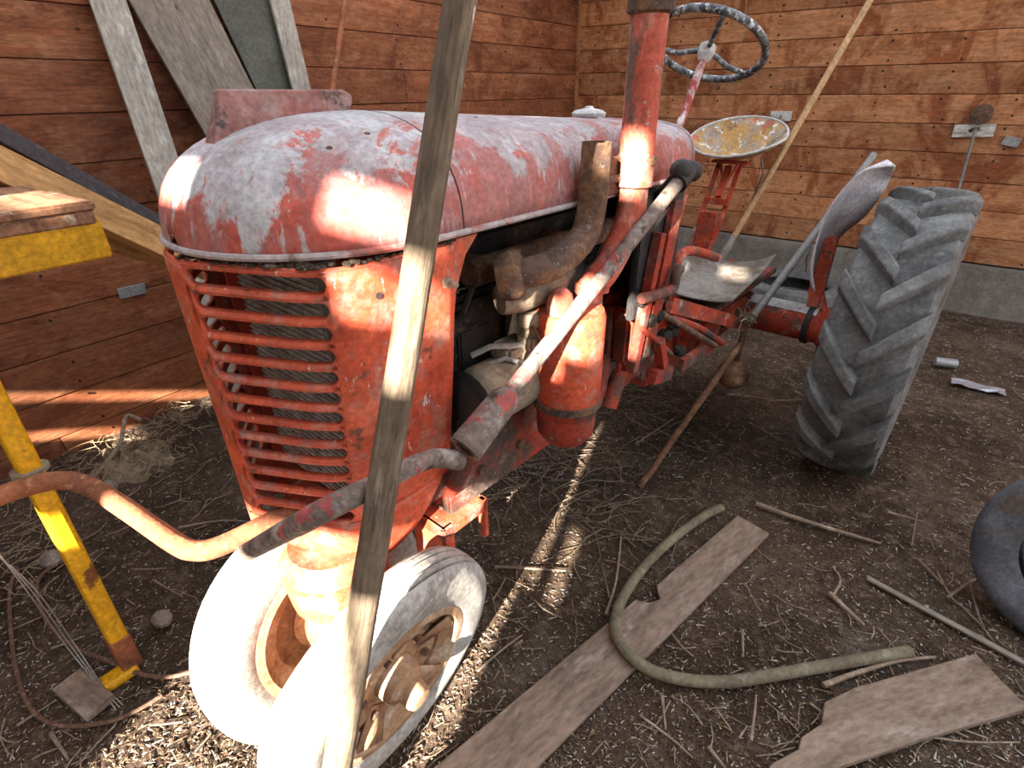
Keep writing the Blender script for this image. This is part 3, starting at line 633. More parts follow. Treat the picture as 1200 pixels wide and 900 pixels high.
mb = MB(); mb.box((-.30, 1.72, .755), (.32, 2.62, .785), .006); B(mb, 'foot_platform', 'redgrey', smooth=False)
for sg in (-1, 1):
    mb = MB(); mb.lathe([(.12, .15), (.115, .20), (.085, .30), (.082, .62), (.10, .64), (.10, .72), (.05, .73), (.045, .80), (0, .80)], (0, 2.42, .60), (sg, 0, 0), 20); ax_ = B(mb, 'axle_housing', 'redgrime')
    mb = MB(); mb.lathe([(.094, .56), (.094, .585), (.088, .585), (.088, .56)], (0, 2.42, .60), (sg, 0, 0), 20, close=True); B(mb, 'clamp', 'black', ax_)
    mb = MB(); mb.grid([[(sg * x, 2.42 + .086 * math.sin(a), .60 + .088 * math.cos(a)) for a in (-.7, -.35, 0, .35, .7)] for x in (.28, .45, .60)]); B(mb, 'dust_layer', 'whitemetal', ax_)
mb = MB(); mb.lathe([(.026, 0), (.03, .01), (.03, .05), (.02, .055), (.02, .02), (0, .02)], (.66, 2.40, .50), (.3, -.9, -.1), 16); B(mb, 'axle_nut', 'greysteel')

# ---- rear wheels
def rear_wheel(u):
    c = V((u, 2.42, .62)); R0 = .592; W = .150
    prof = [(.37, -.105), (.40, -.125), (.46, -.150), (.52, -.156), (.56, -.150), (.580, -.135), (.590, -.08), (.594, 0), (.590, .08), (.580, .135), (.56, .150), (.52, .156), (.46, .150), (.40, .125), (.37, .105)]
    mb = MB(); mb.lathe(prof, (0, 0, 0), (1, 0, 0), 72); mb.f = mb.f[:-2]; mb.mi = mb.mi[:-2]
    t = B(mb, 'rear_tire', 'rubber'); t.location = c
    for sg in (-1, 1):
        mb = MB(); secs = []
        for k in range(7):
            tt = k / 6; wv = sg * (-.012 + .168 * tt); ang = (.16 * tt + .02 * tt * tt) / R0 ; rt = .594 - .012 * (abs(wv) / .15) ** 2
            top = .040 if tt < .9 else .032; hw = .026 + .008 * tt
            if tt > .95: rt -= .012
            sec = []
            for dz, hh in ((-hw * 1.5, -.015), (-hw, top), (hw, top), (hw * 1.5, -.015)):
                aa = ang + dz / R0; rr_ = rt + hh; sec.append((wv, -rr_ * math.cos(aa), rr_ * math.sin(aa)))
            secs.append(sec)
        mb.grid(secs, closeu=True); mb.f += [(0, 1, 2, 3)] ; mb.mi.append(0)
        n = len(mb.v); mb.f.append((n - 4, n - 3, n - 2, n - 1)); mb.mi.append(0)
        l0 = B(mb, 'tread_lug', 'rubber', t, smooth=False, bevel=.008)
        for k in range(18):
            o = l0 if k == 0 else l0.copy()
            if k: COL.objects.link(o); o.parent = t
            o.rotation_euler.x = -(k + (.5 if sg > 0 else 0)) * 2 * math.pi / 18
    mb = MB(); mb.lathe([(.385, -.11), (.40, -.115), (.40, -.105), (.37, -.09), (.35, -.03), (.35, .03), (.37, .09), (.40, .105), (.40, .115), (.385, .11), (.34, .04), (.34, -.04)], c, (1, 0, 0), 56, close=True)
    r = B(mb, 'rear_rim', 'rimred')
    sg = 1 if u > 0 else -1
    mb = MB(); mb.lathe([(.345, .03), (.34, .05), (.25, .085), (.12, .03), (.09, .02), (.09, .09), (.05, .10), (0, .10), (0, .0), (.09, .0), (.12, .015), (.25, .07), (.34, .03)], c, (sg, 0, 0), 48); B(mb, 'wheel_disc', 'rimred', r)
    for k in range(8):
        a = k * math.pi / 4; mb = MB(); mb.lathe([(.016, 0), (.016, .018), (0, .02)], c + V((sg * .04, math.cos(a) * .15, math.sin(a) * .15)), (sg, 0, 0), 6); B(mb, 'lug_nut', 'rust', r, smooth=False)
rear_wheel(.875); rear_wheel(-.875)

# ---- fender plate
Lp = [on_s(955, 342, 2.30), on_s(952, 318, 2.30), on_s(957, 285, 2.30), on_s(968, 252, 2.30), on_s(988, 222, 2.30), on_s(1013, 200, 2.30), on_s(1047, 194, 2.34)]
Rp = [on_s(960, 342, 2.50), on_s(963, 312, 2.50), on_s(985, 277, 2.50), on_s(1012, 255, 2.50), on_s(1030, 232, 2.50), on_s(1042, 212, 2.50), on_s(1049, 195, 2.38)]
LL, RR = spline(Lp, 4), spline(Rp, 4)
mb = MB(); mb.grid([[a.lerp(b, t) + V((-.03, 0, .02)) * math.sin(math.pi * t) for t in (0, .2, .4, .6, .8, 1)] for a, b in zip(LL, RR)]); fd = B(mb, 'fender', 'fenderw', solid=.006)
mb = MB(); f0 = on_s(972, 292, 2.44); f1 = on_s(957, 338, 2.44)
mb.prism([(f1.x - .03, f1.z - .02), (f1.x + .035, f1.z - .02), (f0.x + .025, f0.z + .06), (f0.x - .025, f0.z + .05)], 2.42, 2.45, lambda a, b, c: (a, c, b)); mb.bar((f1.x, 2.43, f1.z), (f1.x + .01, 2.42, .66), .05, .03, (0, 1, 0)); mb.bar((f1.x + .03, 2.43, f1.z - .02), (f1.x + .07, 2.42, .67), .02, .02, (0, 1, 0))
B(mb, 'fender_bracket', 'red', fd, smooth=False)

# ---- steering wheel, column
hub = V((0, 2.10, 1.737)); colm = V((0, .155, .262)).normalized()
mb = MB(); ex = V((1, 0, 0)); ey = colm.cross(ex)
ring = [hub + (ex * math.cos(2 * math.pi * k / 48) + ey * math.sin(2 * math.pi * k / 48)) * .222 + colm * .012 for k in range(49)]
mb.tube(ring, .0145, 12, cap=False); sw = B(mb, 'steering_wheel', 'wheelblue')
for an in (math.radians(180), math.radians(60), math.radians(-58)):
    mb = MB(); d = ex * math.cos(an) + ey * math.sin(an); mb.tube([hub + d * .02, hub + d * .12 + colm * -.008, hub + d * .22 + colm * .012], .0105, 10); B(mb, 'spoke', 'wheelblue', sw)
mb = MB(); mb.lathe([(.018, -.05), (.030, -.03), (.034, -.01), (.034, .012), (.02, .022), (0, .024)], hub, colm, 18); B(mb, 'hub', 'whitemetal', sw)
mb = MB(); mb.tube([hub - colm * .02, hub - colm * .95], .0165, 12); B(mb, 'steering_column', 'colred')

# ---- seat
sc = V((-.02, 2.64, 1.30))
mb = MB(); rows_ = []
for i in range(9):
    rr_ = i / 8; row = []
    for j in range(40):
        a = 2 * math.pi * j / 40; cx, cy = math.cos(a), math.sin(a)
        R_ = .235 * (1 - .10 * max(0, -cy) ** 2); x = cx * R_ * rr_; y = cy * .20 * rr_
        edge = rr_ ** 2.2 * (.085 + .085 * max(0, cy) ** 1.0 - .075 * max(0, -cy) ** 1.3) - .02 * (1 - rr_) 
        row.append(sc + V((x, y, edge)))
    rows_.append(row)
mb.grid(rows_, closeu=True); se = B(mb, 'seat', 'seat', solid=.006)
mb = MB(); mb.tube([rows_[-1][j % 40] for j in range(41)], .006, 8, cap=False); B(mb, 'seat_rim', 'whitemetal', se)
mb = MB(); s0 = sc + V((0, 0, -.03))
for sg in (-1, 1):
    mb.bar(s0 + V((sg * .055, -.02, 0)), (sg * .055, 2.30, .79), .022, .012, (0, 1, 0))
mb.bar(s0 + V((-.09, -.02, .0)), s0 + V((.09, -.02, 0)), .05, .014, (0, 0, 1)); mb.bar(s0 + V((0, -.03, -.02)), (0, 2.48, 1.12), .03, .02, (0, 1, 0)); mb.bar((-.06, 2.47, 1.10), (.06, 2.47, 1.10), .03, .02, (0, 1, 0)); mb.tube([s0 + V((-.05, -.03, -.0)), (0, 2.53, 1.17), s0 + V((.05, -.03, -.0))], .01, 8)
B(mb, 'seat_spring', 'redgrime', smooth=False)
mb = MB(); mb.box((-.045, 2.38, .88), (.045, 2.42, 1.06), .003); B(mb, 'spring_plate', 'redgrime', smooth=False)
mb = MB(); mb.tube([sc + V((.14, .0, -.0)), (.14, 2.66, 1.22), (.02, 2.74, .79)], .005, 8); B(mb, 'lift_rod', 'greysteel')

# ---- levers and pedals
def lever(name, pix, r, m, n=5, parent=None):
    mb = MB(); p = spline([on_u(*q) for q in pix], n); mb.tube(p, r, 10); return B(mb, name, m, parent)
lever('brake_pedal', [(752, 350, .36), (768, 346, .37), (788, 338, .37), (792, 322, .37), (797, 314, .37)], .017, 'redgrey')
lever('clutch_pedal', [(790, 318, .30), (797, 300, .30), (812, 294, .28), (840, 302, .26)], .018, 'redgrime')
lever('hand_lever', [(802, 228, .24), (785, 285, .24), (764, 342, .26)], .013, 'red')
lever('control_rod', [(776, 368, .34), (805, 385, .36), (838, 405, .38)], .0115, 'rust')
lever('control_rod', [(752, 385, .35), (770, 400, .36), (786, 415, .37)], .010, 'redgrey')
lever('lift_arm', [(846, 402, .38), (820, 385, .36), (785, 372, .33)], .014, 'redgrey')
mb = MB(); mb.bar(on_u(785, 357, .33), on_u(868, 379, .36), .055, .02, (1, 0, 0)); B(mb, 'drawbar_arm', 'redgrime', smooth=False)
mb = MB(); mb.bar(on_u(798, 428, .36), on_u(840, 400, .36), .05, .02, (1, 0, 0)); mb.bar(on_u(772, 398, .36), on_u(778, 440, .36), .03, .03, (1, 0, 0)); mb.bar(on_u(764, 442, .36), on_u(784, 436, .36), .05, .03, (1, 0, 0)); B(mb, 'hanger_bracket', 'redgrey', smooth=False)
for k in range(6):
    c = on_u(752 + k * 9, 352 + k * 9 + (k % 2) * 14, .33); mb = MB(); mb.lathe([(.018, -.02), (.024, -.01), (.024, .012), (.012, .02), (0, .02)], c, (1, -.2, 0), 8); B(mb, 'linkage_nut', 'engine', smooth=False)
b0 = on_s(859, 438, 2.0)
mb = MB(); mb.ball(b0, .072, 20); bw_ = B(mb, 'ball_weight', 'rustbrown')
t0 = on_s(872, 388, 2.0)
mb = MB(); mb.tube([b0, t0, t0 + (t0 - b0) * .25], .013, 10); B(mb, 'ball_rod', 'rustbrown', bw_)
mb = MB(); rr = random.Random(9)
for k in range(26):
    c = on_s(877, 372, 2.0) + V((rr.uniform(-.03, .03), rr.uniform(-.02, .02), rr.uniform(-.03, .03))); d = V((rr.uniform(-1, 1), rr.uniform(-1, 1), rr.uniform(-1, 1))) * .035
    mb.tube([c - d, c + V((rr.uniform(-.015, .015), 0, rr.uniform(-.015, .015))), c + d], .003, 5)
kn = B(mb, 'twine_knot', 'plastic'); kn['kind'] = 'stuff'

# ================================================================== LOOSE THINGS
def pole(name, p0, p1, r0, r1, m, n=14, wob=.004, sq=1.0):
    p0, p1 = V(p0), V(p1); L_ = (p1 - p0).length; mb = MB(); K = 14
    mb.tube([(noise.noise(V((k * .7, r0 * 99, 0))) * wob, noise.noise(V((k * .7, 5, r0 * 77))) * wob, L_ * k / K) for k in range(K + 1)], [r0 + (r1 - r0) * k / K for k in range(K + 1)], n)
    o = mb.build(name, m); Z = (p1 - p0).normalized(); o.matrix_world = Matrix.Translation(p0) @ Z.to_track_quat('Z', 'X').to_matrix().to_4x4(); return o
pb = on_z(372, 1040, 0); pt_ = on_x(541, 0, -.46); pt2 = pb + (pt_ - pb) * 1.35
tag(pole('wooden_pole', pb, pt2, .034, .013, 'pole'), 'thick weathered wooden pole leaning across the front of the tractor', 'pole')

# shovel on the platform
sh = empty('shovel', wor(.12, 2.2, .80)); tag(sh, 'shovel with long wooden handle resting its grey scoop on the tractor platform', 'shovel')
def shp(p): return p - sh.location
zb = .815
c4 = [on_z(800, 312, zb), on_z(782, 344, zb), on_z(857, 358, zb - .0), on_z(905, 319, zb), on_z(882, 308, zb), on_z(846, 302, zb)]
TL, BL, BR, TR = c4[0], c4[1], c4[2], c4[3]
mb = MB(); G = []
for i in range(9):
    v_ = i / 8; row = []
    for j in range(11):
        u_ = j / 10; p = (TL * (1 - u_) + TR * u_) * (1 - v_) + (BL * (1 - u_) + BR * u_) * v_
        p = p + V((0, 0, .05 * (abs(2 * u_ - 1) ** 3) * (1 - .6 * v_) + .04 * (1 - v_) ** 4)); row.append(shp(p))
    G.append(row)
mb.grid(G); mb.build('scoop', 'scoop', sh, solid=.004)
h0 = on_z(846, 302, zb + .03); h1 = on_y(1020, 0, 3.6); h1 = h0 + (h1 - h0) * 1.06
mb = MB(); mb.tube([shp(h0), shp(h0.lerp(h1, .5)), shp(h1)], [.016, .0155, .015], 12); mb.build('handle', 'cleanwood', sh)
mb = MB(); dd = (h1 - h0).normalized(); mb.tube([shp(h0 - dd * .06), shp(h0 + dd * .02), shp(h0 + dd * .12)], [.03, .022, .018], 12); mb.build('socket', 'scoop', sh)

# two leaning rods by the axle
g0 = wor(*on_s(880, 374, 2.12)); g1 = wor(*on_s(1024, 181, 2.9))
tag(pole('iron_bar', g0 - (g1 - g0) * .02, g1, .019, .016, 'greysteel', wob=0), 'long grey iron bar leaning against the white fender', 'iron bar')
r0_ = on_z(750, 570, 0); r1_ = wor(*on_s(868, 402, 1.93))
tag(pole('rusty_rod', r0_, r1_,   .0145, .0145, 'rustbrown', wob=.003), 'rusty brown rod propped from the dirt up beside the hanging ball', 'rod')

# bent pipe at the left
pb_ = [on_z(-60, 605, .80), on_z(20, 574, .80), on_z(70, 563, .80), on_z(105, 570, .79), on_z(150, 598, .77), on_z(205, 636, .74), on_z(228, 645, .74), on_z(255, 641, .74), on_z(300, 620, .75), on_z(345, 597, .76)]
mb = MB(); mb.tube(spline(pb_, 5), .0225, 14); tag(mb.build('bent_pipe', 'rustred'), 'rusty pipe bent in two places in front of the grille', 'pipe')

# yellow stand leg and bench
ye = empty('yellow_stand', on_z(150, 785, 0)); tag(ye, 'yellow painted steel stand leg with rusty foot', 'stand')
f = on_z(152, 775, .02) - ye.location; t_ = on_x(-30, 425, -1.66) - ye.location
mb = MB(); mb.bar(f, t_, .062, .05, (0, 1, 0)); mb.build('leg', 'yellow', ye, smooth=False, bevel=.012)
mb = MB(); mb.bar(f + (t_ - f) * -.01, f + (t_ - f) * .12, .068, .056, (0, 1, 0)); mb.build('foot_sleeve', 'rustred', ye, smooth=False, bevel=.01)
a = on_z(160, 778, .012) - ye.location; b = on_z(118, 806, .012) - ye.location
mb = MB(); mb.bar(a, b, .06, .03, (0, 0, 1)); mb.build('foot', 'yellow', ye, smooth=False, bevel=.01)
mb = MB(); k = (t_ - f); c = f + k * .71; mb.lathe([(.034, -.008), (.041, -.004), (.041, .006), (.034, .01)], c, k, 14); mb.build('collar', 'dustiron', ye)
tag(local_board('wood_block', on_z(80, 798, .02), on_z(118, 830, .02),   .08, .03, (0, 0, 1), 'floorboard'), 'short brown wood block on the dirt by the yellow leg', 'block')

bn = empty('yellow_bench', V((-2.0, .1, 0))); tag(bn, 'yellow painted wooden bench with worn brown top beside the tractor nose', 'bench')
def bl(p): return V(p) - bn.location
e0 = on_x(117, 262, -1.72); ang = V((.03, -1, -.01))
mb = MB(); mb.box(bl((-1.98, -.9, e0.z + .035)), bl((-1.70, e0.y + .0, e0.z + .060)), .006); mb.build('top_plank', 'benchtop', bn, smooth=False)
mb = MB(); mb.box(bl((-2.30, -.9, e0.z + .035)), bl((-1.985, e0.y - .01, e0.z + .058)), .006); mb.build('top_plank', 'benchtop', bn, smooth=False)
mb = MB(); mb.box(bl((-1.735, -.9, e0.z - .085)), bl((-1.705, e0.y + .0, e0.z + .012)), .005); mb.build('apron', 'yellowwood', bn, smooth=False)
mb = MB(); mb.box(bl((-1.745, -.9, e0.z + .005)), bl((-1.700, e0.y - .01, e0.z + .036)), .004); mb.build('lip', 'benchtop', bn, smooth=False)
for x in (-1.80, -2.24):
    for y in (-.75, -.40):
        mb = MB(); mb.box(bl((x - .035, y - .035, 0)), bl((x + .035, y + .035, e0.z + .036)), .005); mb.build('leg', 'yellowwood', bn, smooth=False)

# sawn timbers leaning behind the bench
def timber(px0, px1, x0, x1, wd, th, face, lab, m='timber'):
    p0, p1 = on_x(*px0, x0), on_x(*px1, x1); d = p1 - p0
    q1 = p0 + d * (p0.z - .06) / (-d.z) if d.z < 0 else p1
    q0 = p0 - d * .5
    return tag(local_board('timber', q1, q0, wd, th, face, m), lab, 'timber')
timber((0, 196), (185, 284), -2.25, -2.25, .10, .09, (1, 0, .25), 'pale sawn timber leaning above the lower one beside the bench')
timber((0, 240), (185, 296), -2.36, -2.36, .09, .06, (1, 0, .25), 'thinner sawn timber leaning under the thicker one beside the bench')
timber((0, 162), (190, 268), -2.33, -2.33, .05, .10, (1, 0, .3), 'tar-blackened timber lying along the top of the pale timbers', 'tar')

# boards against the left wall
def lean(name, pa, pb2, xa, xb, wd, th, m, lab, cat='board'):
    p0, p1 = on_x(*pa, xa), on_x(*pb2, xb); d = p1 - p0
    q1 = p0 + d * (p0.z - .02) / (-d.z); q0 = p0 - d * ((2.45 - p0.z) / d.z * -1 if d.z < 0 else 0) * 1.0
    q0 = p0 + d * ((2.3 - p0.z) / d.z)
    return tag(local_board(name, q1, q0, wd, th, (1, -.15, .1), m), lab, cat)
lean('narrow_board', (126, 0), (188, 182), -3.06, -2.94, .14, .022, 'whiteboard', 'narrow pale grey board leaning on the left wall beside the wide board')
lean('wide_board', (199, 0), (262, 118), -3.03, -2.96, .34, .025, 'greywood', 'wide grey weathered board leaning on the left wall')
lean('olive_panel', (285, 0), (335, 112), -3.09, -3.04, .30, .018, 'panelgreen', 'dark olive panel leaning on the left wall between pale boards', 'panel')
lean('narrow_board', (327, 0), (352, 100), -3.03, -2.98, .11, .022, 'whiteboard', 'narrow pale board leaning on the left wall in front of the olive panel')
rb = on_x(404, 0, -2.9); rt = on_x(389, 104, -2.75); dd = rt - rb
tag(pole('rusty_bar', rb + dd * ((0 - rb.z) / dd.z), rb + dd * ((2.4 - rb.z) / dd.z), .016, .016, 'rustred', wob=.004), 'thin rusty bar leaning on the left wall behind the hood', 'bar')

# wall hardware
def plate(name, pix, plane, w_, h_, th, m, lab, cat, rot=0):
    mb = MB(); mb.box((-w_ / 2, -th / 2, -h_ / 2), (w_ / 2, th / 2, h_ / 2)); o = mb.build(name, m, smooth=False, bevel=.002)
    if plane == 'x': p = on_x(*pix, XW + th / 2 + .004); o.rotation_euler = (0, rot, math.pi / 2)
    else: p = on_y(*pix, YB - th / 2 - .007); o.rotation_euler = (0, rot, 0)
    o.location = p; return tag(o, lab, cat)
plate('metal_plate', (155, 341), 'x', .13, .055, .006, 'galv', 'small galvanized plate nailed to the left wall', 'plate', .03)
wp = plate('wall_cleat', (915, 136), 'y', .17, .075, .018, 'whitewash', 'white wooden cleat on the back wall above the seat', 'cleat')
mb = MB(); mb.tube([(.0, -.01, .005), (.01, -.04, .0), (.0, -.05, -.03), (-.02, -.03, -.05)], .008, 8); mb.build('hook', 'greysteel', wp)
wp2 = plate('wall_cleat', (1141, 153), 'y', .24, .085, .018, 'whitewash', 'white wooden cleat on the back wall above the rear tyre', 'cleat', -.05)
mb = MB(); mb.tube([(-.02, -.012, .0), (-.01, -.03, .01), (.03, -.03, .012)], .012, 8); mb.build('hook', 'rust', wp2)
mb = MB(); p = on_y(1150, 134, YB - .05); mb.lathe([(.0, 0), (.062, 0), (.068, .006), (.068, .014), (.055, .018), (0, .02)], p, (0, -1, 0), 24); mb.tube([p + V((0, 0, 0)), p + V((0, .045, 0))], .006, 6)
tag(mb.build('round_plate', 'rust'), 'round brown plate mounted above the right wall cleat', 'disc')
h0_ = on_y(1143, 152, YB - .06); h1_ = on_y(1122, 226, YB - .12)
tag(pole('wall_rod', h1_ + (h1_ - h0_) * 1.6, h0_, .010, .010, 'greysteel', wob=.002), 'thin grey rod hanging from the cleat above the rear tyre', 'rod')
plate('metal_clip', (1185, 166), 'y', .10, .06, .015, 'galv', 'small grey clip fixed to the back wall', 'clip', .2)
s0_ = on_y(877, -20, YB - .3); s1_ = on_y(868, 52, YB - .3)
mb = MB(); mb.tube([s0_ + V((0, .28, .15)), s0_, s0_.lerp(s1_, .5) + V((.006, 0, 0)), s1_], .004, 6); tag(mb.build('hanging_string', 'straw'), 'pale string hanging in front of the back wall', 'string')

# planks on the floor
A0, A1 = on_z(882, 616, .02), on_z(565, 905, .02); A1 = A1 + (A1 - A0) * .12; L_ = (A1 - A0).length
wq = (on_z(865, 605, .02) - on_z(900, 628, .02)).length
nt_ = (on_z(800, 728, .02) - A0).dot((A1 - A0).normalized())
out = [(0, -wq / 2), (L_, -wq / 2 - .02), (L_, wq / 2 + .02), (nt_ + .06, wq / 2 + .01), (nt_ + .03, wq / 2 - .03), (nt_ - .01, wq / 2 - .045), (nt_ - .03, wq / 2 - .02), (nt_ - .05, wq / 2), (0, wq / 2)]
out = [(a, -b) for a, b in out][::-1]
o = local_board('floor_plank', A0, A1, wq, .02, (0, 0, 1), 'floorboard', outline=out); tag(o, 'long dusty plank with a notched edge lying under the hose', 'plank')
P2 = [(965, 825), (1000, 808), (1142, 768), (1172, 800), (1199, 826), (1199, 834), (1080, 868), (985, 900), (960, 915), (880, 925), (905, 896), (935, 880), (938, 866), (962, 850)]
w2 = [on_z(*p, .02) for p in P2]; c0 = on_z(1170, 798, .02); c1 = on_z(930, 890, .02); X_ = (c1 - c0).normalized(); Y_ = V((0, 0, 1)).cross(X_)
o = local_board('floor_plank', c0, c1, .2, .022, (0, 0, 1), 'floorboard', outline=[((p - c0).dot(X_), (p - c0).dot(Y_)) for p in w2]); tag(o, 'short dusty plank with a jagged broken end near the other tyre', 'plank')
# hose
hz = [(846, 595, .022), (828, 603, .022), (790, 630, .022), (755, 664, .022), (728, 704, .03), (721, 736, .05), (733, 762, .052), (760, 784, .045), (800, 796, .024), (850, 799, .022), (900, 792, .022), (980, 778, .022), (1066, 763, .022)]
mb = MB(); mb.tube(spline([on_z(*p) for p in hz], 6), .0165, 14, cap=False); ho = mb.build('hose', 'hose', solid=.004); tag(ho, 'greenish rubber hose curled over the long plank', 'hose')

# tyres
def plain_tyre(name, c, axis, R_, W_, m, lab, group=None):
    prof = [(R_ * .62, -W_ * .55), (R_ * .68, -W_ * .8), (R_ * .8, -W_), (R_ * .92, -W_ * .92), (R_ * .985, -W_ * .68), (R_, -W_ * .3), (R_, W_ * .3), (R_ * .985, W_ * .68), (R_ * .92, W_ * .92), (R_ * .8, W_), (R_ * .68, W_ * .8), (R_ * .62, W_ * .55)]
    mb = MB(); mb.lathe(prof, (0, 0, 0), axis, 56); mb.f = mb.f[:-2]; mb.mi = mb.mi[:-2]
    o = mb.build(name, m, solid=.012); o.location = c; return tag(o, lab, 'tyre', group)
plain_tyre('spare_tyre', on_z(1296, 668, .30), V((-.30, -.92, .15)), .31, .085, 'rubberold', 'bare dark rubber tyre standing on the dirt past the broken plank')
c = on_z(930, 345, .09); plain_tyre('flat_tyre', V((-.62, 4.93, .085)), V((0, .05, 1)), .42, .085, 'rubber', 'old grey tyre lying flat by the concrete footing')
mb = MB(); q = on_z(1040, 360, .1); mb.ball((q.x - .02, 4.95, .09), .19, 16, (1.1, .9, .5)); o = mb.build('rubber_sack', 'rubberold'); tag(o, 'slumped dark rubber bag beside the flat tyre', 'bag')

# cable and wire on the left
cb = [(222, 788), (200, 793), (175, 792), (150, 785), (120, 772), (90, 760), (60, 735), (45, 705), (45, 680), (60, 665), (90, 650)]
mb = MB(); mb.tube(spline([on_z(x, y, .016) for x, y in cb], 6), .0065, 8); tag(mb.build('wire_rope', 'cable'), 'rusty wire rope running under the front wheel past the yellow leg', 'cable')
cb = [(190, 815), (165, 830), (130, 845), (80, 851), (50, 843), (30, 820), (18, 780), (12, 730), (12, 690), (20, 665)]
mb = MB(); mb.tube(spline([on_z(x, y, .012) for x, y in cb], 6), .0062, 8); tag(mb.build('wire_rope', 'cable'), 'rusty wire rope looped around the foot of the yellow leg', 'cable')
for k in range(3):
    p = [on_x(-20 - k * 9, 625, -1.75), on_x(30 + k * 5 - 4, 685, -1.70), on_z(80 + k * 5 - 4, 755 - k, .10), on_z(112 + k * 3, 800, .03), on_z(136 + k * 4, 832 - k * 3, .01)]
    mb = MB(); mb.tube(spline(p, 6), .002, 6); tag(mb.build('fence_wire', 'wire'), 'thin grey wire strand reaching down to the yellow foot', 'wire', 'wire strands by the yellow leg')

# rag and straw heap by the left wall
rr = random.Random(11)
rg = on_z(155, 540, 0); mb = MB(); pts = []
for i in range(27):
    row = []
    for j in range(27):
        u_, v_ = i / 26 - .5, j / 26 - .5; r_ = max(0, 1 - (u_ * u_ + v_ * v_) * 4.2 - .5 * noise.noise(V((u_ * 5, v_ * 5, 9))))
        row.append((rg.x + u_ * .42, rg.y + v_ * .34, min(r_, 1) ** .7 * (.06 + .05 * noise.noise(V((u_ * 8, v_ * 8, 2)))) + .05 * noise.noise(V((u_ * 22, v_ * 22, 5))) * min(r_, .6) - .014))
    pts.append(row)
mb.grid(pts); tag(mb.build('rag_heap', 'plastic'), 'crumpled tan rag heap against the left wall', 'rag')
q = on_z(127, 571, .03); mb = MB(); mb.ball(q, .045, 10, (1, .8, .7)); tag(mb.build('stone', 'rock', smooth=False), 'rough stone on the dirt below the rag heap', 'stone')
q = on_z(190, 725, .02); mb = MB(); mb.ball(q, .035, 10, (1.2, .9, .6)); tag(mb.build('stone', 'rock', smooth=False), 'small stone on the dirt left of the sunlit front tyre', 'stone')
q = on_z(60, 655, .02); mb = MB(); mb.ball(q, .045, 10, (1.2, .9, .6)); tag(mb.build('stone', 'rock', smooth=False), 'stone on the dirt under the bent pipe', 'stone')
mb = MB(); rr = random.Random(77)
for k in range(260):
    cx, cy = (rr.gauss(160, 35), rr.gauss(530, 28)) if k < 150 else (rr.gauss(215, 18), rr.gauss(490, 8)) if k < 200 else (rr.gauss(40, 40), rr.gauss(640, 40))
    p = on_z(max(cx, -20), max(cy, 492 - .1 * cx + 8), .01)
    if p.x < XW + .06: continue
    a = rr.uniform(0, 6.28); P = [p + V((0, 0, rr.uniform(0, .05)))]
    for q in range(3):
        a += rr.uniform(-.5, .5); P.append(P[-1] + V((math.cos(a), math.sin(a), rr.uniform(-.3, .25))) * rr.uniform(.02, .05))
    mb.tube([V((max(v.x, XW + .01), v.y, max(.004, v.z))) for v in P], [.0022, .0019, .0016, .001], 4)
o = mb.build('straw_litter', 'straw'); o['kind'] = 'stuff'; o['label'] = 'loose straw strewn over and around the rag heap'; o['category'] = 'straw'
# branch by the rag heap
mb = MB(); mb.tube(spline([on_z(115, 555, .02), on_z(140, 520, .10), on_z(148, 488, .14), on_z(165, 492, .13)], 5), .010, 7); tag(mb.build('dead_branch', 'twig'), 'crooked dead branch rising from the rag heap', 'branch')
# litter
q = on_z(1145, 455, .0); mb = MB(); G = []
for i in range(7): G.append([(q.x + (i / 6 - .5) * .26, q.y + (j / 4 - .5) * .09, .014 + .016 * noise.noise(V((i * 1.3, j * 1.7, 4)))) for j in range(5)])
mb.grid(G); tag(mb.build('foil_scrap', 'foil', smooth=False, solid=.002), 'crumpled silver foil scrap on the dirt behind the rear tyre', 'litter')
q = on_z(1108, 425, .03); mb = MB(); mb.lathe([(0, -.06), (.028, -.06), (.03, -.055), (.03, .055), (.028, .06), (0, .06)], q, (1, .3, 0), 16); tag(mb.build('tin_can', 'galv'), 'dull grey tin can lying behind the rear tyre', 'can')

# ---- sticks on the floor
def stick(pix, r, lab, m='twig', grp='loose sticks on the dirt', z=.012, name='stick'):
    P = [on_z(x, y, z) for x, y in pix]
    if len(P) > 2: P = spline(P, 4)
    mb = MB(); mb.tube(P, [r * (1 - .5 * k / (len(P) - 1)) for k in range(len(P))], 7); return tag(mb.build(name, m), lab, 'stick', grp)
LS = 'loose dry stick lying on the dirt floor'
stick([(886, 590), (930, 606), (985, 623), (1032, 637)], .011, 'long pale stick on the dirt beyond the end of the long plank', grp=None)
tag(local_board('lath', on_z(1016, 677, .012), on_z(1210, 782, .012), .022, .010, (0, 0, 1), 'greywood'), 'straight grey lath on the dirt beside the standing tyre', 'lath')
stick([(972, 695), (990, 712), (1013, 733)], .010, 'short thick stick between the hose and the lath', grp=None)
stick([(965, 803), (1000, 790), (1050, 775), (1096, 770)], .009, 'thin stick lying along the broken plank', grp=None)
stick([(580, 664), (620, 666), (663, 669)], .006, 'thin straight pale stick beside the near front tyre', grp=None)
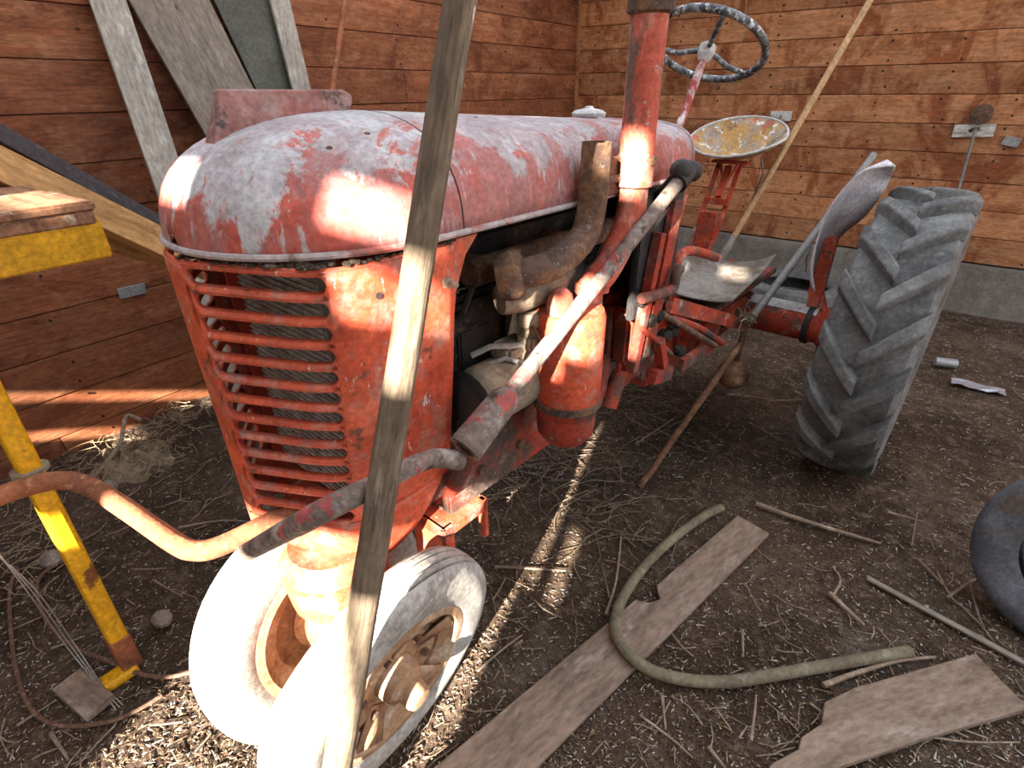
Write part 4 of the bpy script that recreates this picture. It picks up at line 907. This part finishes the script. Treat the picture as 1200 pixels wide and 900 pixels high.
for s in [[(878, 495), (900, 507), (914, 516)], [(745, 520), (790, 490)], [(710, 720), (722, 680), (728, 628)], [(714, 700), (705, 660)], [(870, 738), (871, 770)], [(880, 868), (885, 830), (886, 814)], [(866, 865), (876, 850)], [(1110, 700), (1140, 680), (1160, 672)], [(1098, 670), (1115, 700), (1130, 712)], [(1135, 680), (1150, 730), (1165, 752)], [(1068, 640), (1075, 600)], [(750, 838), (790, 868), (812, 888)], [(776, 815), (780, 855)], [(830, 875), (850, 900)], [(1020, 850), (1120, 868), (1195, 870)], [(560, 786), (590, 760), (612, 744)], [(900, 470), (940, 468)], [(852, 462), (880, 465), (905, 468)], [(1040, 600), (1085, 612)], [(975, 700), (985, 680), (976, 664)], [(1075, 655), (1110, 690)], [(950, 825), (985, 850)], [(20, 690), (50, 676)], [(60, 760), (100, 745)], [(20, 850), (66, 820)], [(180, 680), (215, 700)], [(210, 618), (260, 610), (300, 612)], [(60, 860), (80, 890)], [(150, 480), (190, 500)], [(690, 760), (705, 790)]]:
    mx, my = sum(p[0] for p in s) / len(s), sum(p[1] for p in s) / len(s)
    LMK = [(600, 760, 'the near front tyre'), (700, 790, 'the long notched plank'), (850, 660, 'the far end of the long plank'), (1000, 530, 'the rear tyre'), (760, 560, 'the foot of the rusty rod'), (860, 440, 'the hanging ball'), (1175, 690, 'the standing bare tyre'), (1060, 840, 'the broken plank'), (900, 800, 'the straight run of the hose'), (740, 740, 'the bend of the hose'), (1100, 725, 'the grey lath'), (130, 790, 'the yellow foot'), (20, 760, 'the looped wire rope'), (150, 540, 'the rag heap'), (290, 620, 'the bottom of the grille'), (960, 610, 'the long pale stick')]
    ds = sorted(LMK, key=lambda q_: (q_[0] - mx) ** 2 + (q_[1] - my) ** 2)
    le = (on_z(*s[0], 0) - on_z(*s[-1], 0)).length
    lb_ = ('%s %sstick between %s and %s' % ('long' if le > .22 else 'short' if le < .13 else 'medium', 'bent ' if len(s) > 2 else 'straight ', ds[0][2], ds[1][2]))
    if len(lb_.split()) > 16: lb_ = ' '.join(lb_.split()[2:])
    stick(s, random.uniform(.0035, .007), lb_)
# pale roots and twig tangle under the tractor
mb = MB(); rr = random.Random(21)
for k in range(150):
    cx, cy = (rr.gauss(690, 45), rr.gauss(560, 50)) if k < 75 else ((rr.gauss(590, 25), rr.gauss(545, 22)) if k < 105 else (rr.gauss(740, 50), rr.gauss(455, 30)))
    p = on_z(cx, min(max(cy, 400), 690), .01); a = rr.uniform(0, 6.28); P = [p]
    for q in range(4):
        a += rr.uniform(-.6, .6); P.append(P[-1] + V((math.cos(a), math.sin(a), rr.uniform(-.12, .14))) * rr.uniform(.02, .10))
    P = [V((v.x, v.y, max(.004, v.z))) for v in P]
    mb.tube(P, [.0032, .0028, .0022, .0016, .001], 4)
o = mb.build('root_tangle', 'twig'); o['kind'] = 'stuff'; o['label'] = 'pale tangle of dry roots and twigs under the tractor'; o['category'] = 'roots'
# fine twigs strewn over the dirt
mb = MB(); rr = random.Random(57)
for k in range(420):
    p = on_z(rr.uniform(-20, 1220), 400 + 520 * rr.random() ** .8, .006)
    if not (XW + .1 < p.x < 2 and -.5 < p.y < YB - .3): continue
    a = rr.uniform(0, 6.28); P = [p]
    for q in range(rr.choice((1, 2, 3))):
        a += rr.uniform(-.45, .45); P.append(P[-1] + V((math.cos(a), math.sin(a), rr.uniform(-.05, .08))) * rr.uniform(.02, .06))
    r_ = rr.uniform(.0010, .0026)
    mb.tube([V((v.x, v.y, max(.003, v.z))) for v in P], r_, 4)
o = mb.build('twig_litter', 'twig'); o['kind'] = 'stuff'; o['label'] = 'fine broken twigs strewn across the dirt floor'; o['category'] = 'twigs'
# chaff
mb = MB(); rr = random.Random(31)
for k in range(42000):
    if k < 28000: p = on_z(rr.uniform(-40, 1240), 330 + 620 * rr.random() ** .75, 0)
    else: p = V((rr.uniform(XW + .05, 1.6), rr.uniform(-.4, 5.3), 0))
    if not (XW < p.x < 3 and -1.5 < p.y < YB - .12): continue
    l_ = rr.uniform(.003, .010) * (2.2 if rr.random() < .06 else 1); a = rr.uniform(0, 6.28); w_ = rr.uniform(.0012, .003)
    d = V((math.cos(a), math.sin(a), rr.uniform(-.25, .25))) * l_; sd = V((-math.sin(a), math.cos(a), 0)) * w_
    gz = noise.noise(V((p.x * 2.2, p.y * 2.2, 0))) * .010 + noise.noise(V((p.x * 9, p.y * 9, 3))) * .005 - .008
    c = V((p.x, p.y, gz + .004)); mb.cur = rr.choice((0, 1, 1, 1, 1, 1, 2))
    mb.add([c - d - sd, c - d + sd, c + d, c + V((0, 0, w_ * 1.6))], [(0, 2, 3), (1, 3, 2), (0, 3, 1)])
o = mb.build('chaff', ['straw', 'chip', 'fleck'], smooth=False, weld=False, fix=False); o['kind'] = 'stuff'; o['label'] = 'straw chaff and wood chips scattered over the dirt floor'; o['category'] = 'chaff'
